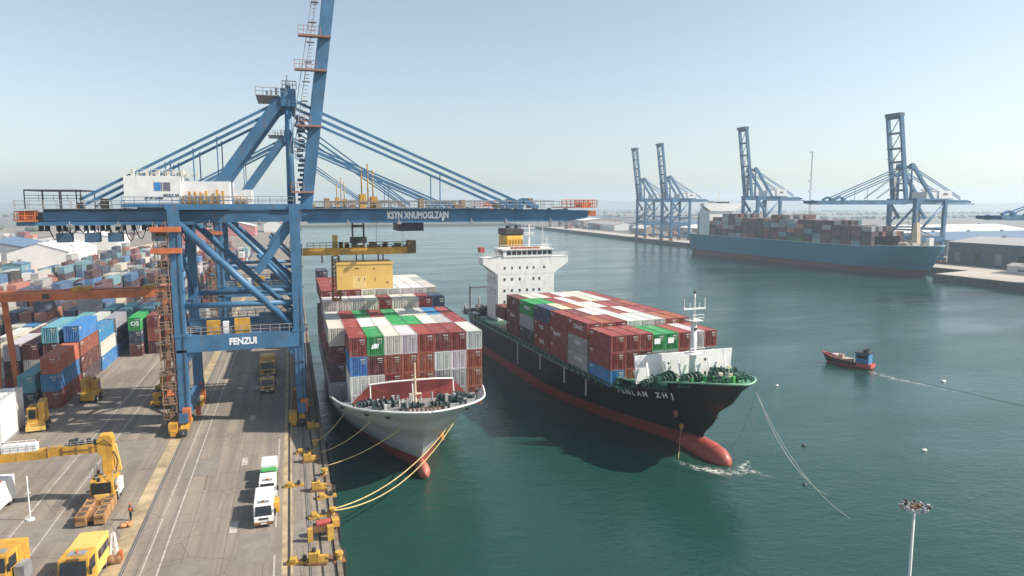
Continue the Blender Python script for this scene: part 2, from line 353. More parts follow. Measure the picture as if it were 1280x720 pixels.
# ------------------------------------------------------------------ containers
def container_mesh(L, name, wd=2.40, ht=2.8):
    m = MB(); hw = wd/2; hl = L/2; d_ = .055
    def corr(n, a0, a1):      # trapezoid profile: list of (pos, inset)
        out = []; st = (a1-a0)/n
        for i in range(n):
            s = a0 + i*st; out += [(s, d_), (s+.2*st, 0), (s+.5*st, 0), (s+.7*st, d_)]
        return out + [(a1, d_)]
    nl = max(10, int(L/.42))
    for sx in (-1, 1):
        pr = corr(nl, -hl+.12, hl-.12); vs = []
        for p, q in pr: vs += [(sx*(hw-.02-q), p, .14), (sx*(hw-.02-q), p, ht-.1)]
        m.add(vs, [(2*i, 2*i+2, 2*i+3, 2*i+1) for i in range(len(pr)-1)])
    for sy in (-1, 1):
        pr = [(a_, q_*1.7) for a_, q_ in corr(7, -hw+.12, hw-.12)]; vs = []
        for p, q in pr: vs += [(p, sy*(hl-.02-q), .14), (p, sy*(hl-.02-q), ht-.1)]
        m.add(vs, [(2*i, 2*i+2, 2*i+3, 2*i+1) for i in range(len(pr)-1)])
    pr = corr(nl, -hl+.1, hl-.1); vs = []
    for p, q in pr: vs += [(-hw+.06, p, ht-.03-q*.6), (hw-.06, p, ht-.03-q*.6)]
    m.add(vs, [(2*i, 2*i+1, 2*i+3, 2*i+2) for i in range(len(pr)-1)])
    m.add([(-hw,-hl,.05),(hw,-hl,.05),(hw,hl,.05),(-hw,hl,.05)], [(0,1,2,3)])
    for sx in (-1, 1):
        for z0, z1 in ((.02,.16),(ht-.12,ht)): m.box(sx*hw-.06*sx-.06, sx*hw-.06*sx+.06, -hl+.14, hl-.14, z0, z1)
        for sy in (-1, 1): m.box(sx*(hw-.07)-.07, sx*(hw-.07)+.07, sy*(hl-.07)-.07, sy*(hl-.07)+.07, 0, ht)
    for sy in (-1, 1):
        for z0, z1 in ((.02,.16),(ht-.13,ht)): m.box(-hw+.14, hw-.14, sy*(hl-.06)-.06, sy*(hl-.06)+.06, z0, z1)
    for x in (-.62,-.25,.25,.62): m.tube((x, -hl+.0, .2), (x, -hl+.0, ht-.16), .03, 5)
    mk_ = MB()
    for sx in (-1,1):
        for (y0,y1,z0,z1) in ((hl-1.7,hl-.4,ht-.55,ht-.36),(hl-1.3,hl-.4,ht-.8,ht-.68)): mk_.add([(sx*(hw+.004),-sx*y0,z0),(sx*(hw+.004),-sx*y1,z0),(sx*(hw+.004),-sx*y1,z1),(sx*(hw+.004),-sx*y0,z1)], [(0,1,2,3)])
    for (x0,x1,z0,z1) in ((.15,.95,ht-.5,ht-.34),(.35,.95,ht-.78,ht-.68),(.4,.9,ht-1.05,ht-.95)): mk_.add([(x0,-hl-.004,z0),(x1,-hl-.004,z0),(x1,-hl-.004,z1),(x0,-hl-.004,z1)], [(0,1,2,3)])
    nb = len(m.f); m.add(mk_.v, mk_.f); o = m.build(name, BOXM); o.data.materials.append(MARK)
    for p in o.data.polygons[nb:]: p.material_index = 1
    return o
MARK = paint('faded_marking', (.58,.56,.52), .7, .5, scale=2)
CM = {}
for key, L, ht in (('s', 6.05, 2.82), ('m', 7.55, 2.7), ('l', 12.1, 2.82), ('n', 8.45, 2.82)):
    o = container_mesh(L, 'shipping_container', ht=ht); CM[key] = o.data; bpy.data.objects.remove(o)
CC = dict(R=((.26,.045,.04),'red'), D=((.13,.032,.033),'dark red'), O=((.62,.17,.085),'orange'), T=((.31,.085,.045),'rust brown'),
          W=((.60,.585,.55),'white'), G=((.36,.38,.38),'grey'), E=((.018,.30,.085),'green'), B=((.035,.19,.45),'blue'),
          N=((.028,.055,.115),'navy'), L=((.13,.36,.42),'teal'), P=((.075,.042,.055),'plum'), K=((.035,.04,.045),'charcoal'), C=((.62,.55,.42),'cream'))
ORD = ['front','second','third','fourth','fifth','sixth','seventh','eighth','ninth','tenth','eleventh','twelfth']
def container(key, c, loc, rz, label, group):
    o = bpy.data.objects.new('shipping_container', CM[key]); col.objects.link(o)
    o.location = loc; o.rotation_euler = (0, 0, rz + rnd.uniform(-.004,.004))
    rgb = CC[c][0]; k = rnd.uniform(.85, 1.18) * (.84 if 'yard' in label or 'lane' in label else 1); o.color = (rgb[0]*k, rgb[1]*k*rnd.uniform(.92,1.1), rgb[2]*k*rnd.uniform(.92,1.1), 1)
    return tag(o, label, 'container', group)

# ------------------------------------------------------------------ ships
def lerp(a, b, t): return a + (b-a)*t
def interp(tab, x):
    if x <= tab[0][0]: return tab[0][1]
    for (a, va), (b, vb) in zip(tab, tab[1:]):
        if x <= b: 
            t = (x-a)/(b-a); t = t*t*(3-2*t) if len(tab) > 3 else t
            return lerp(va, vb, t)
    return tab[-1][1]
class Hull:
    def __init__(s, La, stem, gun, B, zk=-1.2, u_lo=.62, u_hi=.80, p_lo=1.5, p_hi=2.3, q_lo=.95, q_hi=.62, narrow=.93):
        s.La, s.stem, s.gun, s.B, s.zk = La, stem, gun, B, zk; s.par = (u_lo,u_hi,p_lo,p_hi,q_lo,q_hi); s.narrow = narrow
        s.tip = stem[-1][1]; s.ztip = stem[-1][0]
    def pt(s, t, z, inset=0):
        sz = max(0, min(1, z / s.ztip)); a = s.par
        u0 = lerp(a[0],a[1],sz); p = lerp(a[2],a[3],sz); q = lerp(a[4],a[5],sz**1.5)
        y = -s.La + t*(s.La + interp(s.stem, z))
        k = 1 if t < u0 else max(0, 1-((t-u0)/(1-u0))**p)**q
        if t < .16: k *= 1 - (.10 + .45*(1-sz))*(1-t/.16)**2
        b = s.B * lerp(s.narrow, 1, sz) * k
        return max(0, b-inset), y
    def build(s, root, hm, deckm, innerm, bul, rimm, rim_from=-999):
        N, M = 64, 16; ts = [1-(1-i/N)**1.9 for i in range(N+1)]
        top = []
        for t in ts: top.append(interp(s.gun, -s.La + t*(s.La+s.tip)))
        hb = MB(); vs = []; fs = []
        for i, t in enumerate(ts):
            for sgn in (-1, 1):
                for j in range(M+1):
                    z = lerp(s.zk, top[i], j/M); b, y = s.pt(t, z); vs.append((sgn*b, y, z))
        K = 2*(M+1)
        for i in range(N):
            for g in (0, M+1):
                for j in range(M):
                    a = i*K+g+j; fs.append((a, a+1, a+K+1, a+K))
        for j in range(M): fs.append((j, M+1+j, M+2+j, j+1))
        hb.add(vs, fs); h = hb.build('hull', hm, root, smooth=True)
        dk = MB(); rim = MB(); vs = []; dz = []
        for i, t in enumerate(ts[:-1]):
            y0 = -s.La + t*(s.La+s.tip); zd = top[i] - bul(y0); b, y = s.pt(t, zd, .2); dz.append((b, y, zd)); vs += [(-b,y,zd),(b,y,zd)]
        dk.add(vs, [(2*i,2*i+1,2*i+3,2*i+2) for i in range(N-1)]); dk.build('deck', deckm, root)
        inn = MB()
        for sgn in (-1, 1):
            vs = []; 
            for i, t in enumerate(ts[:-1]):
                b, y = s.pt(t, top[i], .2); vs += [(sgn*b, y, top[i]-.01), (sgn*dz[i][0], dz[i][1], dz[i][2])]
            inn.add(vs, [(2*i,2*i+1,2*i+3,2*i+2) for i in range(N-1)])
            pts = []
            for i, t in enumerate(ts):
                b, y = s.pt(t, top[i], .1)
                if y < rim_from: continue
                pts.append((sgn*b, y, top[i]+.03))
            rim.path(pts, .14, 6)
        inn.build('bulwark', innerm, root); rim.build('gunwale', rimm, root, smooth=True)
        return h

def winch(parent, x, y, z, mat, s=1.0, rz=0, name='winch'):
    m = MB(); c, si = math.cos(rz), math.sin(rz)
    def T(px, py, pz): return (x + (px*c - py*si)*s, y + (px*si + py*c)*s, z + pz*s)
    m.tube(T(-1.0,0,.75), T(1.0,0,.75), .42*s, 12); 
    for q in (-1.05,-.2,.45,1.0): m.tube(T(q,0,.75), T(q+.08,0,.75), .72*s, 12)
    m.beam(T(-1.3,0,.12), T(1.3,0,.12), 1.4*s, .24*s); m.beam(T(1.25,0,.2), T(1.25,0,1.3), .5*s, .6*s); m.tube(T(1.5,.3,.6), T(1.5,1.0,.6), .3*s, 10)
    m.beam(T(-1.2,0,.2), T(-1.2,0,1.0), .2*s, .5*s)
    m.tube(T(-1.9,0,.75), T(-1.3,0,.75), .28*s, 10)
    return m.build(name, mat, parent, smooth=False)
def bitts(parent, x, y, z, mat):
    m = MB()
    for dx in (-.35,.35): m.cyl(x+dx,y,z,z+.75,.17,10); m.cyl(x+dx,y,z+.75,z+.85,.23,10)
    m.box(x-.65,x+.65,y-.25,y+.25,z,z+.1); return m.build('mooring_bitts', mat, parent)

# ---- grey ship at the quay
S1X, S1Y = 15.9, 120
s1 = empty('container_ship', (S1X, S1Y, W), 'grey-hulled container ship moored bow-on against the near quay', 'ship', 'container ships', math.pi)
def s1l(X, Y, Z): return (S1X - X, S1Y - Y, Z - W)
G1 = [(14,5.9),(18,7.4),(24,9.0),(38,10.6)]
h1 = Hull(45, [(-1.5,29.8),(1.2,30.2),(4.5,32.0),(8,35.2),(10.6,38)], G1, 12.1, u_lo=.55, u_hi=.79, p_hi=2.3, q_hi=.58, narrow=.8)
h1.build(s1, hull_mat('grey_hull_paint', (.50,.51,.50), (.33,.06,.05), 1.9, .55), GREY, paint('pale_bulwark', (.66,.66,.63), .5, .12, .2), lambda y: .15 if y < 15 else .9, WHITE, 9)
bb = MB(); pts = []; 
vs = []; fs = []; n = 14; prof = [(28,.5),(30,.8),(31.5,.95),(32.6,.92),(33.3,.65),(33.65,.0)]
for y, r in prof:
    for k in range(n): q = 2*math.pi*k/n; vs.append((r*.85*math.cos(q), y, .75+r*1.15*math.sin(q)))
for i in range(len(prof)-1):
    for k in range(n): fs.append((i*n+k, i*n+(k+1)%n, (i+1)*n+(k+1)%n, (i+1)*n+k))
bb.add(vs, fs).build('bulbous_bow', paint('faded_boot_red', (.50,.14,.11), .5, .2, .15), s1, smooth=True)
def zd1(y): return interp(G1, y) - .92
# breakwater with sloping red face and white frame, foremast, winches
m = MB()
def slab(m, pts, th=(0,.15,0)): 
    k = len(pts); m.add(list(pts)+[(p[0]+th[0],p[1]+th[1],p[2]+th[2]) for p in pts], [tuple(range(k)), tuple(range(k,2*k))[::-1]]+[(i,(i+1)%k,(i+1)%k+k,i+k) for i in range(k)])
slab(m, [(-8.4,23.2,8.2),(8.6,23.2,8.2),(6.0,23.6,10.9),(0,24.2,11.2),(-6.0,23.6,10.9)], (0,-.25,0))
bw = m.build('breakwater', RED, s1)
m = MB(); m.path([(6.1,23.75,11.0),(3,24.15,11.3),(0,24.35,11.35),(-3,24.15,11.3),(-6.1,23.75,11.0)], .13, 6)
for x in (-6,0,6): m.beam((x,24.6,8.3),(x,24.1,10.9),.14,.16)
m.build('breakwater_frame', WHITE, bw)
m = MB(); m.tube((0,26.5,7.8),(0,26.2,14.3),.22,10,.12); m.tube((-1.4,26.4,12),(1.4,26.4,12),.07,6); m.box(-.9,.9,25.9,26.7,9.8,9.9)
m.build('foremast', paint('cream_mast_paint', (.62,.5,.36), .5, .2, .2), s1)
for x, y, rz, s in ((4.6,28.4,.35,1.15),(-4.6,28.4,-.35,1.15),(1.2,30.6,0,.9),(-2.4,31.2,0,.8),(7,25.6,.6,.9),(-7,25.6,-.6,.9)): winch(s1, x, y, zd1(y), paint('dark_teal_machinery', (.03,.06,.06), .5, .35), s, rz)
m = MB()
for k in range(26):
    x = rnd.uniform(-7,7); y = rnd.uniform(25,33-abs(x)*.35); hgt = rnd.uniform(.5,1.7)
    z = zd1(y)
    if k % 3: m.box(x-.2,x+.2,y-.2,y+.2,z,z+.1+hgt)
    else: m.cyl(x,y,z,z+.4+hgt,.12,7)
m.each('deck_fitting', paint('pale_deck_fitting',(.42,.44,.42),.6,.4,.4), s1)
for x, y in ((8.2,26.2),(-8.2,26.2),(5.8,31),(-5.8,31),(2.8,33.8),(-2.8,33.8)): bitts(s1, x, y, zd1(y), DARK)
m = MB()
for a in range(-4, 5): m.box(a*.55-.16, a*.55+.16, 34.3-abs(a)*.12, 34.36-abs(a)*.12, zd1(34), zd1(34)+.8)
m.each('bulwark_stay', BROWN, s1)
b, y = h1.pt(.945, 3.9)
m = MB(); m.ball((-b,y,3.9),.55,.75,.8); m.box(-b-.35,-b+.2,y-.25,y+.25,4.4,5.2); m.beam((-b-.3,y-.4,3.4),(-b-.3,y+.6,3.4),.3,.3); m.build('anchor', paint('rusty_orange_anchor', (.55,.22,.05), .7, .35, .5), s1, smooth=True)
m = MB()
for t, z, sg in ((.86,8.2,1),(.80,7.9,1),(.935,8.9,1),(.97,9.3,1),(.955,9.0,-1),(.90,8.6,-1)):
    b, y = h1.pt(t, z); m.ball((sg*b, y, z), .38, .5, .26)
m.each('fairlead', DARK, s1)
# hatch platform and deckhouse aft, lashing bridges
m = MB(); m.prismz([(-10.6,-37),(10.6,-37),(10.6,2),(9.4,12),(7.0,21.6),(-7.0,21.6),(-9.4,12),(-10.6,2)],5.0,6.15); m.build('hatch_platform', paint('hatch_green_grey', (.16,.18,.17), .6, .3, .3), s1)
m = MB()
for y in (-4.05, -10.35): 
    m.box(-11.0,11.0,y-.25,y+.25,6.15,6.9)
    for k in range(10): m.box(-11.0+k*2.44-.09,-11.0+k*2.44+.09,y-.2,y+.2,6.9,14.2)
m.build('lashing_bridge', GREY, s1)
m = MB(); m.box(-9,9,-43,-38.5,5.5,16.0); m.box(-8.5,8.5,-42,-39,16.0,16.6); m.build('deckhouse', WHITE, s1)
m = MB(); m.box(-8.6,8.6,-38.45,-38.4,14.8,15.6); m.build('window', GLASS, s1)

PIT1 = 2.445
S1C = {  # bay index -> list over columns 2..9 of tier colour strings (top first)
 0: ['RBWW','EDWW','WTRR','WTTR','RTTR','RWGG','RWGG','WTTT'],
 1: ['R','W','W','E','E','W','G','R'],
 2: ['R','E','R','E','W','W','B','R']}
def s1_cont(c, bay, colm, tier, ntop, Y, Z):
    X = 4.9 + (colm + .5) * PIT1
    tl = ['top tier','second tier down','third tier down','bottom tier'][tier] if tier < 4 else 'deck tier'
    o = container('n' if bay < 3 else 's', c, (X + rnd.uniform(-.03,.03), Y, Z), 0,
              '%s container, %s bay from bow, %s column from quay, %s, grey ship' % (CC[c][1], ORD[bay], 'first' if colm == 0 else ORD[colm], tl), 'containers stacked on the grey ship')
    if c == 'E' and bay == 0 and tier == 0 and colm == 2:
        m = MB(); m.add([(-.62,-4.24,1.0),(.35,-4.24,1.1),(.5,-4.24,1.7),(-.2,-4.24,1.8),(-.5,-4.24,1.5)], [(0,1,2,3,4)]); m.build('door_placard', LETW, o)
TOP1 = 14.1; TH = 2.85
for b_ in range(3):
    Yc = 98 + 4.25 + b_*8.6
    for k in range(9):
        if k == 0:
            if b_ == 0: continue
            s = 'WDPG' if b_ == 1 else 'WRDG'
        else: s = S1C[b_][k-1]
        for t, ch in enumerate(s): s1_cont(ch, b_, k, t, 4, Yc, TOP1 - TH*(t+1))
TOPA = 15.9
colsA = ['WR','WW','WG','WG','RT','WW','WW','RD','RR']
for k, s in enumerate(colsA):
    for t, ch in enumerate(s): s1_cont('N' if (k == 8 and t == 0) else ch, 3, k, t, 5, 127.2, TOPA - TH*(t+1))
for t, ch in enumerate('RDG'): s1_cont(ch, 3, 0, t+2, 5, 127.2, TOPA - TH*(t+3))
rowsB = [['RD','RD','RD','WR','WR','WW','WR','W','W'],['R','R','R','W','K','W','W','W','W'],['R','T','R','W','W','W','W','W','G'],['R','R','W','W','R','W','W','W','W']]
for i, row in enumerate(rowsB):
    top = 17.0
    for k, s in enumerate(row):
        for t, ch in enumerate(s): s1_cont(ch, 4+i, k, t, 5, 133.6+i*6.2, top - TH*(t+1))
    for t, ch in enumerate('PDG'): s1_cont(ch, 4+i, 0, t+2, 5, 133.6+i*6.2, top - TH*(t+3))
for X, Y, z, ch in ((6.2,158.4,15.6,'N'),(17.6,158.4,15.2,'E'),(20.1,158.4,14.8,'O')):
    container('s', ch, (X,Y,z), 0, '%s container standing behind the last bay of the grey ship' % CC[ch][1], 'containers stacked on the grey ship')

# ---- black ship
HD = .046; S2Y = 125; S2X = 55.14
s2 = empty('container_ship', (S2X, S2Y, W), 'black and red container ship lying in mid-channel with white bridge house', 'ship', 'container ships', math.pi + HD)
h2 = Hull(54, [(-1.5,39.6),(1.0,40.0),(2.2,40.8),(6,43.6),(10,47.6),(12.8,50)], [(22,7.6),(27,8.6),(34,9.7),(50,12.4)], 10.8, u_lo=.56, u_hi=.74, p_lo=1.6, p_hi=2.3, q_lo=1.0, q_hi=.62, narrow=.9)
h2.build(s2, hull_mat('black_hull_paint', (.012,.014,.016), (.27,.05,.045), 2.25, .2), GREENDK, GREENDK, lambda y: .12 if y < 24 else .4, paint('pale_green_rail', (.22,.42,.28), .5, .2))
bb = MB(); vs = []; fs = []; n = 18; prof = [(34,1.3),(37,1.65),(40,1.85),(43,1.85),(45,1.6),(46.2,1.1),(46.8,.5),(46.9,.0)]
for y, r in prof:
    for k in range(n): q = 2*math.pi*k/n; vs.append((r*.95*math.cos(q), y, .15+r*1.12*math.sin(q)))
for i in range(len(prof)-1):
    for k in range(n): fs.append((i*n+k, i*n+(k+1)%n, (i+1)*n+(k+1)%n, (i+1)*n+k))
bb.add(vs, fs).build('bulbous_bow', paint('bulb_boot_red', (.37,.075,.055), .45, .25, .3), s2, smooth=True)
def zd2(y): return interp(h2.gun, y) - .42
# white breakwater wall, foremast
m = MB(); slab(m, [(8.5,35.6,9.75),(-8.5,35.6,9.75),(-8.9,35.4,13.9),(8.7,35.4,14.0)], (0,-.3,0))
bw = m.build('breakwater', WHITE, s2)
m = MB()
for x in (7,4,1.4,-1.4,-4,-7): m.beam((x,37.0,9.4),(x,36.0,13.0),.14,.3)
m.each('breakwater_stay', WHITE, bw)
m = MB(); m.ball((3.2,36.05,12.6),.2,.1,.2); m.ball((-3.4,36.05,12.7),.25,.1,.25); m.each('porthole', DARK, bw)
m = MB(); m.tube((0,37.6,9.3),(0,37.6,19.5),.62,14,.42); m.tube((0,37.6,19.5),(0,37.6,23.4),.16,8,.1); m.build('foremast', WHITE, s2, smooth=True)
m = MB(); m.beam((-1.9,37.6,21.0),(1.9,37.6,21.0),.35,.22)
for x in (-1.85,1.85): m.tube((x,37.6,21.0),(x,37.6,22.5),.09,6)
for x in (-.9,.8): m.tube((x,37.6,21.0),(x,37.6,21.9),.06,6)
m.build('crosstree', WHITE, s2); m = MB(); m.box(-1.0,1.0,37.0,38.6,19.2,19.32); m.rail([(-1,38.6,19.3),(1,38.6,19.3),(1,37,19.3)],.9,.04); m.build('mast_platform', WHITE, s2); m = MB(); m.box(-1.2,1.2,37.0,38.7,14.2,14.3); m.rail([(-1.2,38.7,14.3),(1.2,38.7,14.3)],.9,.04)
m.build('mast_platform', WHITE, s2); m = MB(); m.ball((0,37.6,23.5),.24); m.box(-.25,.25,37.9,38.15,17.8,18.2); m.each('mast_light', DARK, s2)
for x, y, rz, s in ((5.4,38.6,.5,1.5),(2.6,41.2,.2,1.3),(-2.6,41.2,-.2,1.3),(-5.4,38.6,-.5,1.5),(0.3,44.0,0,1.0),(6.9,36.9,.2,.9),(-6.6,37.4,-.2,1.3),(4.4,42.6,.9,.8),(-4.4,42.6,-.9,.9)): winch(s2, x, y, zd2(y), GREEND, s, rz)
for x, y in ((7.8,38.6),(8.6,35.4),(-7.8,38.6),(5.8,43.2),(-5.8,43.2),(2.2,46.5),(-2.2,46.5),(9.3,32)): bitts(s2, x, y, zd2(y), GREEND)
m = MB()
for k in range(46):
    y = rnd.uniform(37.4,46.8); x = rnd.uniform(-1,1)*(8-(y-37)*.55); z = zd2(y); hgt = rnd.uniform(.3,1.2)
    q = rnd.random()
    if q < .5: m.box(x-.22,x+.22,y-.2,y+.2,z,z+hgt)
    elif q < .8: m.cyl(x,y,z,z+hgt*1.2,.12,7)
    else: m.tube((x-.6,y,z+.4),(x+.6,y+rnd.uniform(-.5,.5),z+.4),.09,6)
m.each('deck_fitting', GREENL, s2)
m = MB(); m.box(.3,.9,44.8,45.2,11.2,13.0); m.box(-1.2,-.7,45,45.4,11.2,12.8); m.tube((0,46,11.4),(0,46,14.0),.1,6); m.box(-.35,.35,45.9,46.1,13.8,14.2); m.each('bow_post', paint('cream_post', (.6,.55,.42), .6, .2, .2), s2)
m = MB()
for k in range(54):
    y = rnd.uniform(36.6,46.5); x = rnd.uniform(-1,1)*(8.6-(y-36.6)*.62); z = zd2(y); hgt = rnd.uniform(.5,1.9)*(1 if y < 42 else .7)
    q = rnd.random()
    if q < .45: m.box(x-rnd.uniform(.15,.45),x+.3,y-.25,y+.3,z,z+hgt)
    elif q < .7: m.cyl(x,y,z,z+hgt,.22,8,.15)
    else: m.beam((x-.7,y,z+hgt*.3),(x+.6,y+rnd.uniform(-.6,.6),z+hgt),.16,.16)
m.each('deck_machinery', GREEND, s2)
# anchors and marks
m = MB(); b, y = h2.pt(.95, 7.2); m.ball((-b-.15,y+.2,7.0),.75,.9,.8); m.beam((-b-.1,y+.2,6.8),(-b+.6,y+.4,4.4),.2,.3); m.build('anchor', DARK, s2)
m = MB(); b, y = h2.pt(.945, 5.4); m.ball((b-.05,y,5.4),.35,.55,.75); m.build('hawse_pipe', paint('hawse_red', (.30,.10,.075),.6,.3,.3), s2)
m = MB(); b, y = h2.pt(.963, 3.3); m.ball((b,y,3.3),.3,.45,.42); m.box(b-.2,b+.25,y-.12,y+.12,2.7,3.2); m.build('anchor_shackle', YEL, s2)
# name on the bow: letters sit on the plating one by one
nm = 'YENLAM ZHJ'
for i, ch in enumerate(nm):
    if ch == ' ': continue
    t = .845 + i*.0098; y = h2.pt(t, 9)[1]; z = interp(h2.gun, -54 + t*104) - 2.4; b, y = h2.pt(t, z); b2, y2 = h2.pt(t+.004, z); b3, _ = h2.pt(t, z+.6)
    tang = Vector((b2-b, y2-y, 0)).normalized(); upv = Vector((b3-b, 0, .6)).normalized(); nrm = tang.cross(upv).normalized(); 
    if nrm.x < 0: nrm = -nrm
    xa = upv.cross(nrm).normalized(); 
    mt = Matrix((xa, upv, nrm)).transposed().to_4x4(); 
    o = lettering(ch, s2, (0,0,0), (0,0,0), 1.25, LETW, 'name_letter', bold=.04); o.matrix_local = Matrix.Translation(Vector((b,y,z)) + nrm*.22) @ mt
# main deck gear along the side: green posts and rail, white pilot ladders
m = MB()
for k in range(34):
    y = -38 + k*2.0
    for sg in (-1,1):
        m.box(sg*10.2-.14,sg*10.2+.14,y-.14,y+.14,7.5,8.8); m.beam((sg*10.2,y,7.6),(sg*10.2,y+1.5,8.7),.12,.12)
m.box(-10.3,10.3,-38,33.8,8.5,8.72); m.build('lashing_frame', GREEND, s2)
m = MB(); m.rail([(10.5,-50,7.7),(10.5,24,7.7)],1.0,.05,2); m.rail([(-10.5,-50,7.7),(-10.5,24,7.7)],1.0,.05,2); m.build('side_rail', paint('rail_green_grey',(.22,.32,.27),.6,.2), s2)
m = MB()
for y in (-8, 4, 15, 23.5): m.box(10.62,10.8,y-.12,y+.12,3.2 if y<0 else 5,7.8)
m.each('pilot_ladder', paint('pale_ladder',(.5,.53,.52),.6,.2), s2)
# bridge house
hs = MB(); hs.box(-7.3,7.3,-38,-30,7.6,23.6); hb = hs.build('bridge_house', WHITE, s2)
m = MB(); m.prismy([(-11,23.9),(-11,22.4),(-7.3,19.8),(7.3,19.8),(11,22.4),(11,23.9)], -33.4, -29.96); m.build('bridge_wing', WHITE, hb)
m = MB(); m.box(-6.6,6.0,-36,-29.8,23.9,25.6); m.box(-6.9,6.3,-36.2,-29.5,25.6,25.85); wh = m.build('wheelhouse', WHITE, hb)
for k in range(9):
    x = -6.0 + k*1.32; MB().box(x-.52,x+.52,-29.79,-29.74,24.45,25.35).build('window', GLASS, wh)
MB().box(6.0,6.05,-33,-30.2,24.45,25.35).build('window', GLASS, wh)
for z, xs in ((21.3,(5.6,3.7,1.7,-.2,-1.9,-4.6)),(18.6,(5.6,3.7,1.7,-1.9,-3.4)),(15.9,(5.6,3.7,1.7,-.2,-1.9,-3.4)),(13.2,(5.6,3.7,1.7,-1.9))):
    for x in xs: MB().box(x-.22,x+.22,-29.99,-29.94,z-.32,z+.32).build('porthole', DARK, hb)
for z in (21.3,18.6,15.9):
    for y in (-32.5,-35): MB().box(7.29,7.34,y-.2,y+.2,z-.26,z+.26).build('porthole', DARK, hb)
m = MB(); m.rail([(11,-33,23.9),(11,-29.7,23.9),(6.8,-29.7,23.9)],.9,.05); m.rail([(-6.8,-29.7,23.9),(-11,-29.7,23.9),(-11,-33,23.9)],.9,.05); m.rail([(6.8,-29.6,25.9),(-6.3,-29.6,25.9),(-6.3,-36,25.9)],.9,.05)
for z in (20.4,17.7,15): m.rail([(7.6,-31,z),(7.6,-38.5,z)],.9,.05); m.box(7.3,7.7,-38.5,-31,z-.1,z)
m.build('railing', WHITE, hb)
m = MB(); m.box(-3.5,3.6,-31.2,-29.9,25.86,26.3); m.build('roof_locker', ORA, hb)
m = MB(); m.tube((-4.6,-31,25.8),(-4.6,-31,31),.14,8,.08); m.tube((-6.0,-32,25.8),(-6.0,-32,28.8),.09,6); m.beam((-6.5,-32,28),(-5.5,-32,28),.1,.1)
for k in range(5): m.tube((-4.2-k*.4,-30.2,25.8),(-4.2-k*.4,-30.2,27.2+rnd.random()),.04,5)
m.each('aerial', WHITE, hb)
m = MB(); m.tube((-2.6,-35,25.8),(-2.6,-35,31.6),.32,10,.16); m.beam((-4.2,-35,30.6),(-.6,-35,30.6),.25,.2); m.box(-3.8,-1.2,-35.5,-34.5,29.0,29.15); m.beam((-4,-35,29.5),(-1.2,-35,29.5),.5,.14)
for x in (-4,-3.2,-1.6,-.8): m.tube((x,-35,30.6),(x,-35,31.6),.06,5)
m.build('radar_mast', WHITE, hb)
m = MB(); m.box(-2.6,2.2,-44,-38.6,7.6,28.8); fu = m.build('funnel', paint('funnel_yellow',(.72,.42,.04),.5,.12), s2, bevel=.5)
m = MB(); m.box(-2.7,2.3,-44.1,-38.5,28.8,30.4); 
for x,y in ((-1.2,-40),(0,-42),(1,-40.4)): m.cyl(x,y,30.4,31.2,.5,10)
m.build('funnel_cap', DARK, fu, bevel=.3)
m = MB()
for k in range(6): m.box(-2.4+k*.8,-2.1+k*.8,-38.58,-38.5,25.5,27.6)
m.each('funnel_band', paint('funnel_dark_yellow',(.38,.2,.02),.5,.1), fu)
# poop deck gear: derricks, davit, mooring machines
m = MB(); m.tube((9.4,-46,7.5),(9.4,-46,15.4),.25,8); m.beam((9.4,-46,15),(4,-41,15.6),.3,.3); m.tube((6.2,-48,7.5),(6.2,-48,12),.25,8); m.beam((9.5,-49.5,7.6),(9.5,-49.5,10.4),.3,.3); m.build('derrick', paint('cream_derrick',(.5,.47,.43),.6,.2,.2), s2)
for x,y,s in ((7.5,-44,1.3),(4.5,-47,1.4),(8,-49,1.1),(0,-48,1.3),(-5,-47,1.3)): winch(s2,x,y,7.55,DARK,s,rnd.random())
m = MB()
for k in range(34):
    y = rnd.uniform(-52,-40); x = rnd.uniform(3,9.8); hgt = rnd.uniform(.5,2.6); m.box(x-.25,x+.25,y-.3,y+.3,7.5,7.5+hgt)
m.each('deck_machinery', paint('poop_grey',(.12,.13,.13),.6,.5,.4), s2)
m = MB(); m.rail([(10.2,-41,7.8),(9.2,-53,8.0),(3,-53.6,8)],1.1,.05); m.box(9.6,10.9,-40,-37,9.5,9.65)
for y in (-40,-37): m.box(10.2,10.4,y-.1,y+.1,5.2,9.5)
m.build('gangway_platform', paint('pale_grey_gangway',(.55,.57,.57),.6,.15), s2)
m = MB(); m.box(9.9,11,-34,-32,25,26.2); m.build('searchlight', RED, hb); m = MB(); m.ball((-8.4,-30.5,12.5),.6,.6,.7); m.tube((-8.4,-30.5,8),(-8.4,-30.5,12.4),.15,6); m.build('vent_cowl', DARK, s2)

PIT2 = 2.5
def s2_cont(c, bay, colm, tier, Yl, Z, key='m', text=None, note=''):
    x = 10.2 - (colm+.5)*PIT2 - rnd.uniform(-.02,.02)
    lo = Matrix.Rotation(math.pi+HD, 4, 'Z') @ Vector((x, Yl, 0)) + Vector((S2X, S2Y, 0))
    tl = ['top tier','second tier down','third tier down'][tier]
    o = container(key, c, (lo.x, lo.y, Z), HD, '%s container, %s bay from bow, %s column from left, %s, black ship' % (CC[c][1], ORD[bay], 'first' if colm == 0 else ORD[colm], tl), 'containers stacked on the black ship')
    if text: lettering(text, o, (-1.215, rnd.uniform(-.6,.6), 1.5), (R(90), 0, R(-90)), 1.0, LETW)
    return o
LEFT2 = [  # bays 1..5 from the bow: top, second, third with faded lettering
 (('R','TIANGY'),('G','ESIVE'),('G','EVTRS')), (('R',None),('R','MARIPI'),('R',None)), (('N',None),('R','TYRS'),('R','YRRV')),
 (('E','MAERLI'),('G',None),('K',None)), (('D','O'),('D','TXLAI'),('D',None))]
